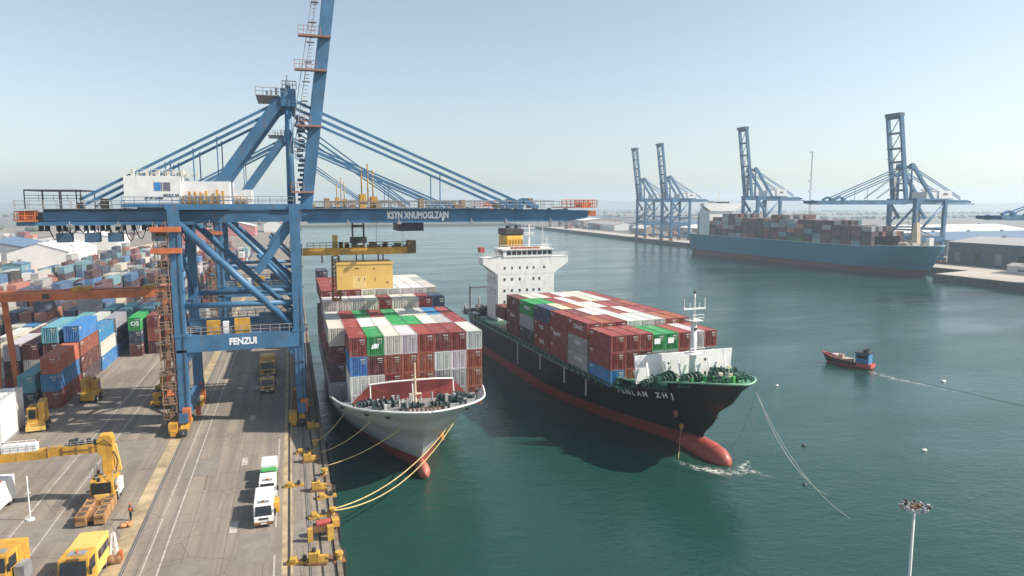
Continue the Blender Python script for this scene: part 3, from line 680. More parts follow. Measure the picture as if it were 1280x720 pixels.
ROOF2 = ['TTRWWWTT','TDWWRWRR','NCTWWRRT','EERWTWWR','RWWRWCWR']
for b_ in range(5):
    Yl = 18.9 - b_*7.85; zt = 13.45
    for t, (ch, tx) in enumerate(LEFT2[b_]): s2_cont(ch, b_+1, 0, t, Yl, zt - 2.75*(t+1), text=tx)
    for k in range(1, 8):
        hi = zt + (1.0 if (b_ >= 2 and k >= 6) else 0) 
        if b_ == 0 and k >= 3: 
            for t in range(2): s2_cont(rnd.choice('RTRD') if t else ROOF2[0][k], 1, k, t, Yl, zt - 2.75*(t+1))
        else: s2_cont(ROOF2[b_][k], b_+1, k, 0, Yl, zt - 2.75)
FR2 = ['RRB','RRT','RDD','EGG','EGG','RTG','WGG','RGG']
for k, s in enumerate(FR2):
    for t, ch in enumerate(s):
        Yl = 27.0 if k < 3 else 26.6
        o = s2_cont(ch, 0, k, t, Yl, (12.85 if k < 3 else 12.5) - 2.75*(t+1))
        if ch == 'E': MB().box(-.75,.35,-.02,0,1.1,2.0).build('door_placard', LETW, o).location = (0,-3.83,0)
for k, ch in ((0,'D'),(1,'W'),(2,'R')): s2_cont(ch, 6, k, 0, -20.6, 10.2-2.75, key='s')

# ------------------------------------------------------------------ ship-to-shore cranes
def crane(loc, label, group, rz=0, lowered=True, raised=True, text=True, detail=True, scale=(1,1,1)):
    root = empty('gantry_crane', loc, label, 'crane', group, rz); root.scale = scale
    G = -16.3; F, B_ = -7.5, 8.0
    for x in (0, G):
        for y in (F, B_):
            m = MB(); m.beam((x,y,2.4),(x,y,12),1.25 if x==0 else 1.5,1.4); m.beam((x,y,12),(x,y,33 if x else 32.8),1.5,1.45,2.2 if x==0 else 1.7,1.5)
            m.box(x-.9,x+.9,y-.85,y+.85,13.9,14.3); m.box(x-.95,x+.95,y-.8,y+.8,26.4,26.5)
            m.build('leg', BLUE, root)
    for y in (F, B_):
        m = MB(); m.box(G-.6,.6,y-.75,y+.75,11.6,14.0); 
        for x0, s in ((G+.7,1),(-.7,-1)): m.prismy([(x0,11.6),(x0+s*1.3,11.6),(x0,9.9)], y-.5, y+.5)
        pb = m.build('portal_beam', BLUE, root)
        if y == F and text: lettering('FENZUI', pb, (-7.9,y-.77,12.85), (R(90),0,0), 1.35, LETW, bold=.045, sx=.85)
        m = MB(); m.rail([(G,y-.7,14.02),(0,y-.7,14.02)],1.1,.045,1.3); m.rail([(G,y+.7,14.02),(0,y+.7,14.02)],1.1,.045,1.3); m.build('railing', GREY, root)
        m = MB(); m.tube((G+.6,y,18.3),(-.6,y,18.3),.42,12); m.build('cross_tube', BLUE, root, smooth=True)
        m = MB(); m.tube((G+.5,y,30.2),(-.6,y,14.4),.55,12); m.build('diagonal_brace', BLUE, root, smooth=True)
        m = MB(); m.beam((-.4,y,30.2),(-5.6,y,22.9),1.0,1.1); m.build('diagonal_brace', BLUE, root)
        m = MB(); m.tube((-5.4,y,25.6),(-.5,y,20.2),.35,10) ; m.build('diagonal_brace', BLUE, root, smooth=True)
        m = MB(); m.box(G-1.0,1.2,y-.85,y+.85,32.2,33.0); m.build('upper_beam', BLUE, root)
    for x in (0, G):
        m = MB(); m.box(x-.6,x+.6,F-2.5,B_+2.5,1.7,3.1); m.build('sill_beam', BLUE, root)
        m = MB(); m.box(x-.45,x+.45,F,B_,16.9,17.8); m.tube((x,F,17),(x,B_,8+4),.3,8); m.build('side_tie', BLUE, root)
        if detail:
            for k in range(11):
                y = F+2.6+k*1.15; xo = rnd.choice((-1.1,.7)); MB().box(x+xo-.1,x+xo+rnd.uniform(.3,.6),y-.4,y+rnd.uniform(.1,.5),.35,rnd.uniform(1.0,2.6)).build('equipment_box', rnd.choice([ORA,YEL,YEL2,BROWN,YEL]), root)
        for y in (F-1.6, F+1.4, B_-1.4, B_+1.6):
            m = MB(); m.box(x-.55,x+.55,y-1.25,y+1.25,.5,1.0); m.prism([(y-1.1,1.0),(y+1.1,1.0),(y+.4,1.75),(y-.4,1.75)], x-.4, x+.4)
            bo = m.build('bogie', rnd.choice([ORA,YEL,ORA]), root)
            for dy in (-.8,0,.8): MB().tube((x-.18,y+dy,.38),(x+.18,y+dy,.38),.36,12).build('wheel', DARK, bo)
        if detail:
            m = MB(); m.box(x-1.9,x-.75,F-3.2,F-1.2,.5,1.9); m.box(x-1.6,x-.9,F-3.9,F-3.2,.3,1.0); m.build('drive_cabinet', YEL, root)
            m = MB(); m.box(x-.5,x+.5,F-3.9,F-2.9,.2,.9); m.ball((x,F-4.1,.6),.35); m.build('rail_buffer', DARK, root)
            m = MB(); m.box(x-.15,x+.9,F-2.2,F-1.0,1.7,3.6); m.box(x+.2,x+.7,B_-1,B_+.6,1.7,3.4); m.each('cable_box', ORA, root)
    if detail:
        for x in (0, G):
            m = MB(); m.tube((x,F+.3,18.2),(x,B_-.3,29.5),.28,8); m.build('side_brace', BLUE, root, smooth=True); m = MB(); m.tube((x,B_-.3,18.2),(x,F+.3,29.5),.28,8); m.build('side_brace', BLUE, root, smooth=True)
            m = MB(); s_ = .95 if x == 0 else -1.0
            for dy in (-.25,.25): m.tube((x+s_,F+dy,2.5),(x+s_,F+dy,32),.035,4)
            for k in range(50): m.tube((x+s_,F-.25,2.6+k*.59),(x+s_,F+.25,2.6+k*.59),.025,4)
            m.build('leg_ladder', GREY, root)
            for z in (5.5, 9.2, 20.5, 23.6, 29.2): MB().box(x-1.0,x+1.0,F-.79,F+.79,z,z+.1).build('flange_plate', BLUED, root) if z > 10 else MB().box(x-.8,x+.8,F-.76,F+.76,z,z+.1).build('flange_plate', BLUED, root)
            m = MB(); m.path([(x+.3,F-.82,3.0),(x+.35,F-.82,12),(x+.3,F-.86,20),(x+.3,F-.86,30)],.05,5); m.build('leg_cable', DARK, root)
        for xx in (-30,-24,-12,-5) + ((8,16,28,34,42) if lowered else ()):
            m = MB(); m.tube((xx,-4.6,30.6),(xx,-4.9,30.2),.05,5); m.box(xx-.3,xx+.3,-5.2,-4.6,29.8,30.2); m.build('girder_lamp', GREY, root)
        m = MB(); m.path([(GX,-4.42,32.05+.06*math.sin(GX)) for GX in range(-33, 48 if lowered else 2, 3)],.06,5); m.build('girder_cable', DARK, root)
        m = MB(); m.beam((-.3,-2.9,40.5),(-.3,3.5,33.2),.35,.35); m.build('mast_brace', BLUE, root); m = MB(); m.beam((-.3,3.5,40.5),(-.3,-2.9,33.2),.35,.35); m.build('mast_brace', BLUE, root)
    # girders
    GX0, GX1 = -36.4, (49.2 if lowered else 3)
    for y in (-3.6, 4.2):
        m = MB(); m.box(GX0+3.2,-14.5,y-.7,y+.7,30.6,32.3); m.box(-14.5,2.0,y-.7,y+.7,30.3,32.2); m.box(GX0,-14,y-1.0,y+1.0,30.0,30.5); m.build('girder', BLUE, root)
        if lowered:
            m = MB(); m.prism([(y-.7,0),(y+.7,0),(y+.7,1),(y-.7,1)], 0, 0.001) if False else None
            m.prismy([(2.0,30.0),(45.2,30.0),(49.2,30.6),(49.2,31.9),(2.0,32.3)], y-.7, y+.7)
            for x in (12,24,36,45.2): m.box(x-.12,x+.12,y-.76,y+.76,30.0,32.25)
            bm_ = m.build('boom', BLUE, root)
            if y < 0 and text: lettering('KSYN XNUMOGLZAJN', bm_, (19.2,y-.80,31.15), (R(90),0,0), 1.5, LETW, bold=.045, sx=.66)
    m = MB()
    for x in [GX0+.6,-30,-24,-18,-10,-4] + ([6,14,22,30,38,46,48.6] if lowered else []): m.box(x-.3,x+.3,-2.9,3.5,30.8,31.8)
    m.each('girder_tie', BLUED, root)
    if detail:
        m = MB(); wk = [(GX0,-4.9,32.35),(-23,-4.9,32.35)]; m.box(GX0,-23,-5.2,-4.3,32.3,32.36); m.rail(wk,1.1,.045); m.rail([(GX0,-4.3,32.35),(-23,-4.3,32.35)],1.1,.045)
        if lowered: m.box(3,49,-5.1,-4.3,32.3,32.36); m.rail([(3,-5.0,32.35),(49,-5.0,32.35)],1.1,.045); m.rail([(3,4.6,32.35),(49,4.6,32.35)],1.1,.045); m.rail([(8,-1,32.3),(44,-1,32.3)],1.3,.05,2.3)
        m.rail([(G,-8.2,33.0),(0,-8.2,33.0)],1.1,.045); m.build('walkway', GREY, root)
        m = MB()
        for x in ([5,9,13,20,26,27,33,39,40] if lowered else []) + [-26,-29]:
            h_ = rnd.uniform(.5,1.7); m.box(x-.4,x+.4,-3.2,-1.6,32.3,32.3+h_)
        m.beam((5,-2,33.4),(17,-2,33.2),.2,.2); m.each('girder_machinery', paint('tan_machinery',(.33,.22,.13),.7,.5,.4), root)
        m = MB(); m.box(GX0+1.0,GX0+8,-4.0,3.5,34.8,35.0)
        for x in (GX0+1,GX0+3.2,GX0+5.4,GX0+7.8):
            for y in (-3.9,3.4): m.tube((x,y,32.3),(x,y,34.9),.09,5)
        m.rail([(GX0+1,-4,33.4),(GX0+8,-4,33.4)],.8,.04); m.build('rear_frame', DARK, root)
        m = MB(); m.box(GX0+.0,GX0+2.6,-5,5,30.6,30.8); m.rail([(GX0+2.4,-5,30.8),(GX0,-5,30.8),(GX0,5,30.8)],1.2,.06,1); m.box(GX0+.4,GX0+2.2,-4.8,-3.2,30.8,32.0); m.build('rear_platform', ORA, root)
        if lowered:
            m = MB(); m.box(46,50.6,-5,5,32.35,32.5); m.rail([(44,-5,32.5),(50.6,-5,32.5),(50.6,5,32.5)],1.2,.07,.8); m.box(48.2,50,-4,-1.5,32.5,33.3); m.box(49.2,50.8,-4.2,-3,30.9,31.8); m.build('tip_platform', ORA, root)
        # festoon cables under the rear girder
        m = MB(); x = GX0+2.5; k = 0
        while x < -15.5:
            wdt = rnd.uniform(.8,1.9); dp = rnd.uniform(.8,3.2)
            m.path([(x+wdt*q/6, -3.6+ (k%3)*.5, 30.1 - dp*math.sin(math.pi*q/6)) for q in range(7)], .075, 4); m.box(x-.1,x+.1,-4,-2.4,29.2,30.1); x += wdt*.8; k += 1
        m.build('festoon_cable', DARK, root)
        m = MB()
        for x in (-31,-27.5,-24.6,-19): m.box(x-.9,x+.9,-4.2,-2.8,27.6,28.9); m.tube((x-.7,-3.5,28.9),(x-.7,-3.5,30),.08,5); m.tube((x+.7,-3.5,28.9),(x+.7,-3.5,30),.08,5)
        m.each('festoon_trolley', BLUED, root, g=3)
    # machinery house
    m = MB(); m.box(-22.9,-15.6,-5.0,5.0,33.0,37.0); m.box(-15.6,-9,-4.6,4.6,33.0,36.3); mh = m.build('machinery_house', WHITE, root)
    m = MB(); m.box(-23.3,-8.6,-5.4,5.4,32.5,33.0); m.rail([(-23.2,-5.35,33),(-8.7,-5.35,33)],1.0,.04); m.build('house_deck', BLUE, root)
    m = MB()
    for k in range(14): x = -22+k*.65+rnd.random()*.3; m.box(x-.2,x+.2,rnd.uniform(-4.5,-3),-2.6,37,37+rnd.uniform(.3,1.0))
    m.rail([(-22.8,-4.9,37),(-15.7,-4.9,37)],.9,.035); m.each('roof_unit', paint('pale_roof_units',(.6,.58,.53),.6,.3), mh)
    if text:
        e = MB().box(-19.0,-18.2,-5.04,-5.0,34.9,36.1).build('emblem', LOGO, mh); MB().box(-17.8,-16.9,-5.04,-5.0,34.9,36.1).build('emblem', LOGG, mh); MB().box(-18.1,-17.95,-5.04,-5.0,34.9,36.1).build('emblem', LOGG, mh)
        lettering('MQLE AB', mh, (-16.8,-5.03,34.25), (R(90),0,0), .5, LETB); lettering('ST SIV SAMM', mh, (-19.1,-5.03,33.8), (R(90),0,0), .42, LETB)
        m = MB()
        for k in range(8): x = -15.2+k*.75; m.box(x-.15,x+.15,-5.2,-4.8,33,34.2+rnd.random())
        m.each('hoist_motor', YEL, mh)
    elif not detail: lettering('JBMJ', mh, (-19.2,5.05,35.2), (R(90),0,R(180)), 1.4, LETB)
    # A-frame
    for y in (-3.6, 4.2):
        m = MB(); m.tube((-.3,y,32),(-.3,y,48.4),.62,12,.5); m.build('mast_post', BLUE, root, smooth=True)
        m = MB(); m.beam((-12.9,y,32.6),(-1.2,y,48.9),1.15,1.5); m.build('back_strut', BLUE, root)
        m = MB(); m.box(-1.3,.9,y-.8,y+.8,47.6,50.2); m.box(-.6,.2,y-.4,y+.4,50.2,50.7); m.build('apex_head', BLUE, root)
    m = MB(); m.box(-.9,.5,-2.8,3.4,48.3,49.5); m.box(-.5,.1,-3,3.6,40.2,40.9); m.build('apex_beam', BLUE, root)
    m = MB(); m.box(-4.8,-1.4,-4.6,4.6,49.0,49.12); m.rail([(-4.8,-4.6,49.1),(-.5,-4.6,49.1)],1.1,.05,.9); m.rail([(-1,-4.4,50.2),(1,-4.4,50.2)],1.1,.06,.5)
    for x in (-3.2,-2.6,-1.9,-.4,.3): m.box(x-.15,x+.15,-4.3,-3.8,49.1,49.1+rnd.uniform(.7,1.6))
    m.tube((-.3,-3.6,50.7),(-.3,-3.6,52.3),.08,5); m.build('apex_platform', GREY, root)
    # stays
    def stay(a, b, off, name, r=.2):
        for y in (-3.6, 4.2):
            m = MB(); a1 = Vector((a[0],y,a[1])); b1 = Vector((b[0],y,b[1])); dn = Vector((0,0,-off))
            m.beam(a1, b1, r*2, r*2); m.beam(a1+dn, b1+dn, r*2, r*2); m.build(name, BLUE, root)
    stay((-1.0,48.6), (-28.8,33.6), 1.0, 'backstay', .19)
    if detail:
        m = MB()
        for x, z in ((-17.6,37),(-16.9,37),(-13.8,34),(-10.5,33)):
            zt = 48.6 - (x+1)/(-27.8)*15 ; m.tube((x,-3.6,z),(x,-3.6,zt-.6),.1,6); m.tube((x,4.2,z),(x,4.2,zt-.6),.1,6)
        m.each('stay_hanger', BLUE, root)
    if lowered:
        stay((1.0,48.4), (36.8,33.2), 1.1, 'forestay', .2)
        m = MB()
        for y in (-3.6,4.2):
            for dz in (0,-1.0): m.beam((1.0,y,45.6+dz),(18,y,33+dz*.3),.2,.2)
            m.beam((34.5,y,32.3),(37.4,y,33.6),.8,.9); m.beam((37.4,y,33.6),(40,y,32.3),.8,.9); m.tube((23,y,32),(23,y,38.2),.1,6)
        m.each('inner_stay', BLUE, root)
    if raised:
        A = Vector((1.8,0,32.2)); T = Vector((7.5,0,73.5)); dr = (T-A).normalized()
        for y in (-3.9 if lowered else -3.4, 4.0):
            m = MB(); a = A+Vector((0,y,0)); b = T+Vector((0,y,0)); m.beam(a, b, 1.1, 1.75, side=(1,0,0)); m.build('raised_boom', BLUE, root)
        m = MB()
        for q in (.12,.3,.46,.62,.8,.98): p = A.lerp(T,q); m.box(p.x-.5,p.x+.5,-3.4,3.5,p.z-.5,p.z+.5)
        m.box(T.x-1.2,T.x+1.4,-4.4,4.6,73.3,75); m.each('raised_boom_tie', BLUED, root)
        for q in (.06,.30,.50,.62):
            m = MB(); p = A.lerp(T,q); wd_ = 1.2 + 1.4*(q in (.5,.62)); m.box(p.x-1.2-wd_,p.x+.9,-5.6,-4.4,p.z,p.z+.25); m.rail([(p.x-1.2-wd_,-5.6,p.z+.25),(p.x-.6,-5.6,p.z+.25)],1.2,.04,.7); m.build('boom_platform', paint('faded_orange_steel',(.34,.17,.12),.6,.3,.3), root)
        qs = (.12,.3,.46,.62,.8,.98)
        for qa, qb in zip(qs, qs[1:]):
            pa, pb = A.lerp(T,qa), A.lerp(T,qb); m = MB(); m.beam((pa.x,-3.0,pa.z),(pb.x,3.2,pb.z),.28,.28); m.build('raised_boom_brace', BLUED, root)
        m = MB(); 
        for dx in (-2.2,-1.6): m.tube(A+Vector((dx,-5,8)), T+Vector((dx,-5,-1)), .06, 5)
        for k in range(60): p = A.lerp(T,.2+.78*k/60); m.tube((p.x-2.2,-5,p.z),(p.x-1.6,-5,p.z),.05,4)
        for k in range(10): p = A.lerp(T,.25+.7*k/10); m.box(p.x-2.5,p.x-1.4,-5.4,-4.6,p.z,p.z+.1)
        m.build('boom_ladder', GREY, root)
        m = MB(); m.path([(-.2,-1,47.5),(1.2,-1,46.2),(.7,-1,45.2),(2.2,-1,44.6)],.3,6); m.beam((0,-3.0,47),(2.8,-3.0,44.2),.5,.5)
        for k in range(16): z = 33.5+k*.75; m.box(.6+rnd.random()*.5,1.5+rnd.random()*.6,-3.4,-2.2,z,z+.4)
        m.build('hinge_machinery', BLUED, root)
    if detail:
        # trolley with cab, rope tower
        m = MB(); m.box(16.2,20.3,-3.0,3.4,28.6,29.9); m.build('trolley_cab', DARK, root)
        m = MB()
        for x in (10.6,11.6,12.4): m.tube((x,-1,32),(x,-1,38.5 if x!=11.6 else 39.5),.12,6)
        m.box(10.2,11.2,-2,.5,32.3,34.6); m.box(12,13,-2,.5,32.3,34.2); m.build('hoist_winch', YEL, root)
        # stair tower on the landside leg
        m = MB(); zz = 2
        for x in (G-2.6,G-1.0):
            for y in (F-1.2,F+1.4): m.tube((x,y,1),(x,y,30.5),.06,5)
        while zz < 30.5:
            m.box(G-2.7,G-.9,F-1.3,F+1.5,zz,zz+.12); m.rail([(G-2.7,F-1.3,zz+.12),(G-.9,F-1.3,zz+.12)],1.0,.05,.6); m.beam((G-2.5,F-1.0,zz),(G-1.1,F-1.0,zz+2.2),.3,.1); m.box(G-2.6+rnd.random()*.8,G-1.4,F-.8,F+.9,zz+.12,zz+rnd.uniform(.3,1.3)); zz += 2.2
        m.build('stair_tower', paint('rust_steel',(.24,.15,.095),.7,.5,.4), root)
        m = MB()
        for zz in (29.6,26.6): m.box(G-3.0,G+.9,F-1.6,F-.7,zz-.5,zz+.2)
        m.each('leg_platform', ORA, root)
        m = MB(); m.box(-12.8,-11.0,F-.4,F+.8,14.0,16.0); m.box(-9,-6.9,F-.4,F+.8,14.0,16.2); m.each('portal_winch', YEL, root); MB().box(-10.6,-9.8,F-.3,F+.6,14.0,15.8).build('portal_cabinet', WHITE, root)
        m = MB(); m.box(-5.6,-.9,F+.9,F+2.2,14.2,16.6); m.build('portal_tank', BLUED, root)
    return root
GRP = 'blue ship-to-shore cranes'
crane((.6,115,0), 'large blue ship-to-shore crane straddling the near roadway with one boom up', GRP)
c2 = crane((.6,177,0), 'blue ship-to-shore crane standing directly behind the nearest crane', GRP, raised=False)
FG = 'far quay cranes'
crane((324,297,0), 'far blue crane beside the teal ship bow, one boom up and one lowered', FG, math.pi, True, True, False, False, (1.28,1.1,1.09))
crane((325,431,0), 'far blue crane amidships of the teal ship with its boom raised', FG, math.pi, False, True, False, False, (1.2,1.1,1.18))
crane((327,553,0), 'far blue crane just beyond the teal ship stern, boom raised', FG, math.pi, False, True, False, False, (1.15,1.1,1.16))
crane((330,606,0), 'farthest blue crane on the far quay, leftmost of the raised booms', FG, math.pi, False, True, False, False, (1.15,1.1,1.16))
crane((310,187,0), 'far blue crane whose lowered boom tip enters at the right edge', FG, math.pi, True, False, False, False, (1.32,1.1,.9))

# yellow lifting beam with block
sp = empty('lifting_beam', (10.4,115.5,24.6), 'long yellow lifting beam hanging from the nearest crane over the grey ship', 'lifting gear')
m = MB(); m.box(-9.2,9.2,-.7,.7,.1,1.25); m.build('beam', YEL, sp)
m = MB(); m.box(-9.9,-8.7,-.9,.9,.4,1.9); m.box(8.3,9.6,-1.1,1.1,.2,2.3); m.rail([(-8,-.7,1.25),(9,-.7,1.25)],.9,.05,1)
for k in range(20): x = rnd.uniform(-4,8.5); m.box(x-.3,x+.3,-.5,.5,1.25,1.25+rnd.uniform(.2,1.0))
m.build('beam_machinery', paint('olive_machinery',(.17,.12,.06),.7,.5,.4), sp)
MB().box(-9.7,-8.9,-.5,.5,-2.1,.3).build('beam_arm', YEL, sp)
m = MB()
for x in (-.7,1.1): 
    for y in (-.6,.6): m.tube((x,y,1.2),(x,y,5.6),.1,5)
m.box(-1.1,1.5,-.8,.8,2.0,3.0); m.box(-.8,1.2,-.7,.7,4.6,5.0); m.build('rope_tower', DARK, sp)
m = MB()
for x in (-5.7,-.2,.9,4.2,3.4): m.tube((x,0,-1.2),(x,0,.1),.12,5)
m.tube((3.2,0,1.2),(3.2,0,5.6),.03,4); m.tube((7.6,0,1.2),(7.6,0,5.0),.03,4); m.each('sling', DARK, sp)
yb = empty('lifted_block', (11.2,115.5,19.2), 'pale yellow steel block slung under the yellow lifting beam', 'cargo block')
m = MB(); m.box(-4.4,4.6,-2.6,2.6,0,4.4); m.box(-4.5,4.7,-2.7,2.7,4.05,4.2); m.build('block_body', YEL2, yb)
m = MB()
for x,z,a,b in ((-3.0,3.4,.5,.12),(-1.2,3.4,.7,.2),(1.6,3.3,.25,.2),(-.9,1.6,.12,.6),(0,1.6,.12,.5),(1.7,1.6,.1,.6),(3.7,1.0,.3,.3)): m.box(x-a/2,x+a/2,-2.63,-2.59,z-b/2,z+b/2)
m.each('block_opening', BROWN, yb)
m = MB(); m.box(-1.9,.3,-2.61,-2.59,0.1,2.1); m.build('block_plate', paint('light_yellow_plate',(.76,.55,.2),.5,.1), yb)
tw = empty('column', (6.9,116.5,0), 'brown lattice column standing beside the pale yellow block', 'column')
m = MB()
for x,y in ((-.6,-.6),(.6,-.6),(.6,.6),(-.6,.6)): m.beam((x,y,17.2),(x*.8,y*.8,24.4),.28,.28)
for k in range(10): z = 17.3+k*.7; m.beam((-.6,-.6,z),(.6,-.6,z+.7),.14,.14); m.beam((.6,-.6,z),(.6,.6,z+.7),.14,.14); m.beam((-.6,.6,z),(-.6,-.6,z+.7),.14,.14)
m.box(-.75,.75,-.75,.75,17.0,17.3); m.build('column_frame', BROWN, tw); m = MB(); m.box(-.4,.4,-.4,.4,24.4,27.9); m.build('column_top', YEL2, tw)

# ------------------------------------------------------------------ teal ship across the channel
S3 = empty('container_ship', (300,350,W), 'teal container ship berthed at the far quay under blue cranes', 'ship', 'container ships', math.pi + .035)
h3 = Hull(103, [(-1.5,88),(2,90),(8,94),(16,97)], [(-100,14.4),(60,14.2),(75,15.2),(97,16.0)], 12.2, u_lo=.78, u_hi=.88, narrow=1.0)
h3.build(S3, hull_mat('teal_hull_paint', (.0,.175,.26), (.13,.035,.04), 3.4, .1), GREY, BLUED, lambda y: .1 if y < 62 else 1.0, WHITE)
m = MB(); m.box(-10.5,10.5,-88,-76,14,33.5); m.prismy([(-16,37),(-16,35),(-10.5,31.5),(10.5,31.5),(16,35),(16,37)], -80, -75); m.box(-6,6,-84,-75.5,36,38.8); hh = m.build('bridge_house', WHITE, S3)
MB().box(-5.6,5.6,-75.4,-75.3,37,38.2).build('window', GLASS, hh)
m = MB(); m.tube((0,-80,38.8),(0,-80,46),.4,8,.2); m.beam((-3,-80,43),(3,-80,43),.3,.3); m.build('radar_mast', WHITE, hh)
m = MB(); m.box(-3,5,-98,-91,14,30); m.build('funnel', paint('grey_funnel',(.25,.28,.3),.6,.2), S3)
m = MB(); m.prism([(80,15),(84,15),(83,27),(81.2,27)], -1.2,1.2); m.tube((0,82,27),(0,82,33),.3,8); m.build('foremast', paint('cream_foremast',(.62,.5,.36),.6,.2), S3)
MB().box(-4,-1,87,89,15,19.5).build('bow_locker', WHITE, S3)
m = MB()
for k in range(14): m.box(rnd.uniform(-8,8)-.6,rnd.uniform(-8,8)+.6,76+k,76.8+k,15,15+rnd.uniform(.6,2.2)) if k < 11 else None
m.each('deck_machinery', paint('cream_machinery',(.5,.43,.33),.6,.4,.3), S3)
# everything too small to single out: containers on the teal ship and far yard
cs = MB()
def cbox(x0,x1,y0,y1,z0,z1,c):
    k = rnd.uniform(.5,1.0); q = CC[c][0]; g_ = sum(q)/3; q = [lerp(v, g_, .25) for v in q]; cs.box(x0,x1,y0,y1,z0,z1,(q[0]*k,q[1]*k,q[2]*k,1))
M3 = Matrix.Translation((300,350,W)) @ Matrix.Rotation(math.pi+.035,4,'Z')
for i in range(20):
    yl = -71 + i*7.0
    nt_ = 5 if 3 < i < 8 else (6 if i in (2,3,9,10) else (5 if i < 16 else 4))
    for k in range(9):
        x0 = -11.4 + k*2.55
        tiers = nt_ + rnd.choice((0,0,-1,0))
        for t in range(tiers):
            if 0 < k < 8 and t < tiers-1: continue
            c = rnd.choice('RDDDTKKPPNLRGWED' if t < 2 else 'RRDDTWGOLWKPT')
            p = M3 @ Vector((x0+1.22, yl, 0)); cbox(p.x-1.2,p.x+1.2,p.y-3.3,p.y+3.3,W+14.3+t*2.6,W+14.3+t*2.6+2.55,c)
# far yard on the left
def in_road(x, y): return abs((x+122) - (y-344)*.033) < 9
for yy in range(190, 520, 13):
    for k in range(34):
        x = -23.5 - k*3.0 - (yy > 300)*1.5
        if x < -108 + (yy-344)*.03 or rnd.random() < (.28 if yy < 330 else .5) or (-26 > x > -34 and yy < 200): continue
        if k % 7 == 3: continue
        n_ = rnd.choice((1,2,2,3,3,4) if yy < 300 else (1,1,2,2,3))
        for t in range(n_):
            if t < n_-2 and rnd.random() < .3: pass
            L = 6 if rnd.random() < .8 else 5.0
            cbox(x-1.22,x+1.22,yy-L,yy+L,t*2.62,t*2.62+2.58,rnd.choice('RRDTWWBBNNLLGKOPWC'))
for k in range(70):
    x = rnd.uniform(-340,-140); y = rnd.uniform(360,900); n_ = rnd.choice((1,2,3))
    for t in range(n_): cbox(x-3,x+3,y-6,y+6,t*2.6,t*2.6+2.5,rnd.choice('WWWGRBNO'))
for k in range(160):
    x = rnd.uniform(345,640); y = rnd.uniform(150,960); 
    if x < 402 and y < 300: continue
    if 375 < x < 520 and 215 < y < 440: continue
    for t in range(rnd.choice((1,2,3))): cbox(x-1.5,x+1.5,y-6,y+6,t*2.6,t*2.6+2.5,rnd.choice('WGRBTOCGG'))
tag(cs.build('stacked_containers', BOXA), 'shipping containers too small to single out, on the teal ship and far yards', 'containers', None, 'stuff')

# ------------------------------------------------------------------ near yard stacks
ROWX = [-37.9,-41.3,-44.3,-47.3,-50.9,-53.9,-57.0,-60]
YARD = {  # (row, bay): colours bottom to top
 (0,0):'RBO',(0,1):'PDTB',(1,0):'NL',(1,1):'GDDL',(2,1):'KWD',(3,1):'RDW',
 (0,2):'BWB',(1,2):'TNK',(2,2):'DDD',(3,2):'DDD',(4,2):'GW',(5,2):'WC',
 (0,3):'BNG',(1,3):'RTW',(2,3):'KBL',(3,3):'LW',(4,3):'WW',(5,3):'RC',(6,3):'OW',
 (0,4):'NTL',(1,4):'DRL',(2,4):'DO',(3,4):'WB',(4,4):'CW',(5,4):'GW',(6,4):'WB',(7,4):'BW'}
Y0 = 131.3
for (r_, b_), s in YARD.items():
    for t, ch in enumerate(s):
        where = 'top of its stack' if t == len(s)-1 else ('bottom of its stack' if t == 0 else ('second layer' if t == 1 else 'third layer'))
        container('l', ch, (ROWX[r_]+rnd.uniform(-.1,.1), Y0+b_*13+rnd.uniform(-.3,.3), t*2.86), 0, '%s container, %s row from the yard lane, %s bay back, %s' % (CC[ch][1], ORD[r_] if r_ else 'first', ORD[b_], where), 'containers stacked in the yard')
for i, (x, y, s) in enumerate(((-33.0,170,'DNE'),(-29.7,172,'DTR'),(-26.4,173,'GLW'),(-33.0,184,'DTL'),(-29.7,185.5,'RDR'),(-26.4,186.5,'DDG'))):
    for t, ch in enumerate(s):
        where = ('bottom','middle','top')[t]
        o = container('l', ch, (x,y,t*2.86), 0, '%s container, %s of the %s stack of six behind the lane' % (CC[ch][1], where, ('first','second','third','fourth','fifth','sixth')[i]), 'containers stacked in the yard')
        if ch == 'E': lettering('OS', o, (.1,-6.08,1.5), (R(90),0,0), 1.3, LETW)

# orange yard gantry
rt = empty('yard_gantry', (-31.3,125,0), 'orange rubber-tyred gantry spanning the container stacks', 'crane')
for y in (-1.6,1.6):
    m = MB(); m.box(-19,12.2,y-.5,y+.5,18.0,19.3); m.build('girder', ORA, rt)
    for x in (-12.3,11.4):
        m = MB(); m.beam((x,y*2.6,1.6),(x,y,18),.6,.7); m.build('leg', ORA, rt)
for x in (-12.3,11.4):
    m = MB(); m.box(x-.6,x+.6,-6.2,6.2,1.1,2.0); m.build('sill_beam', ORA, rt)
    for y in (-5.2,-3.6,3.6,5.2): MB().tube((x-.35,y,.75),(x+.35,y,.75),.75,14).build('wheel', RUB, rt)
m = MB(); m.box(-2,.2,-1.8,1.8,19.3,19.9); m.box(8,9.6,-1.6,1.6,19.3,19.8); m.each('trolley', YEL, rt)
m = MB(); m.box(-6,-5.0,-2.2,-2.1,18.3,19.0); m.build('girder_sign', DARK, rt)
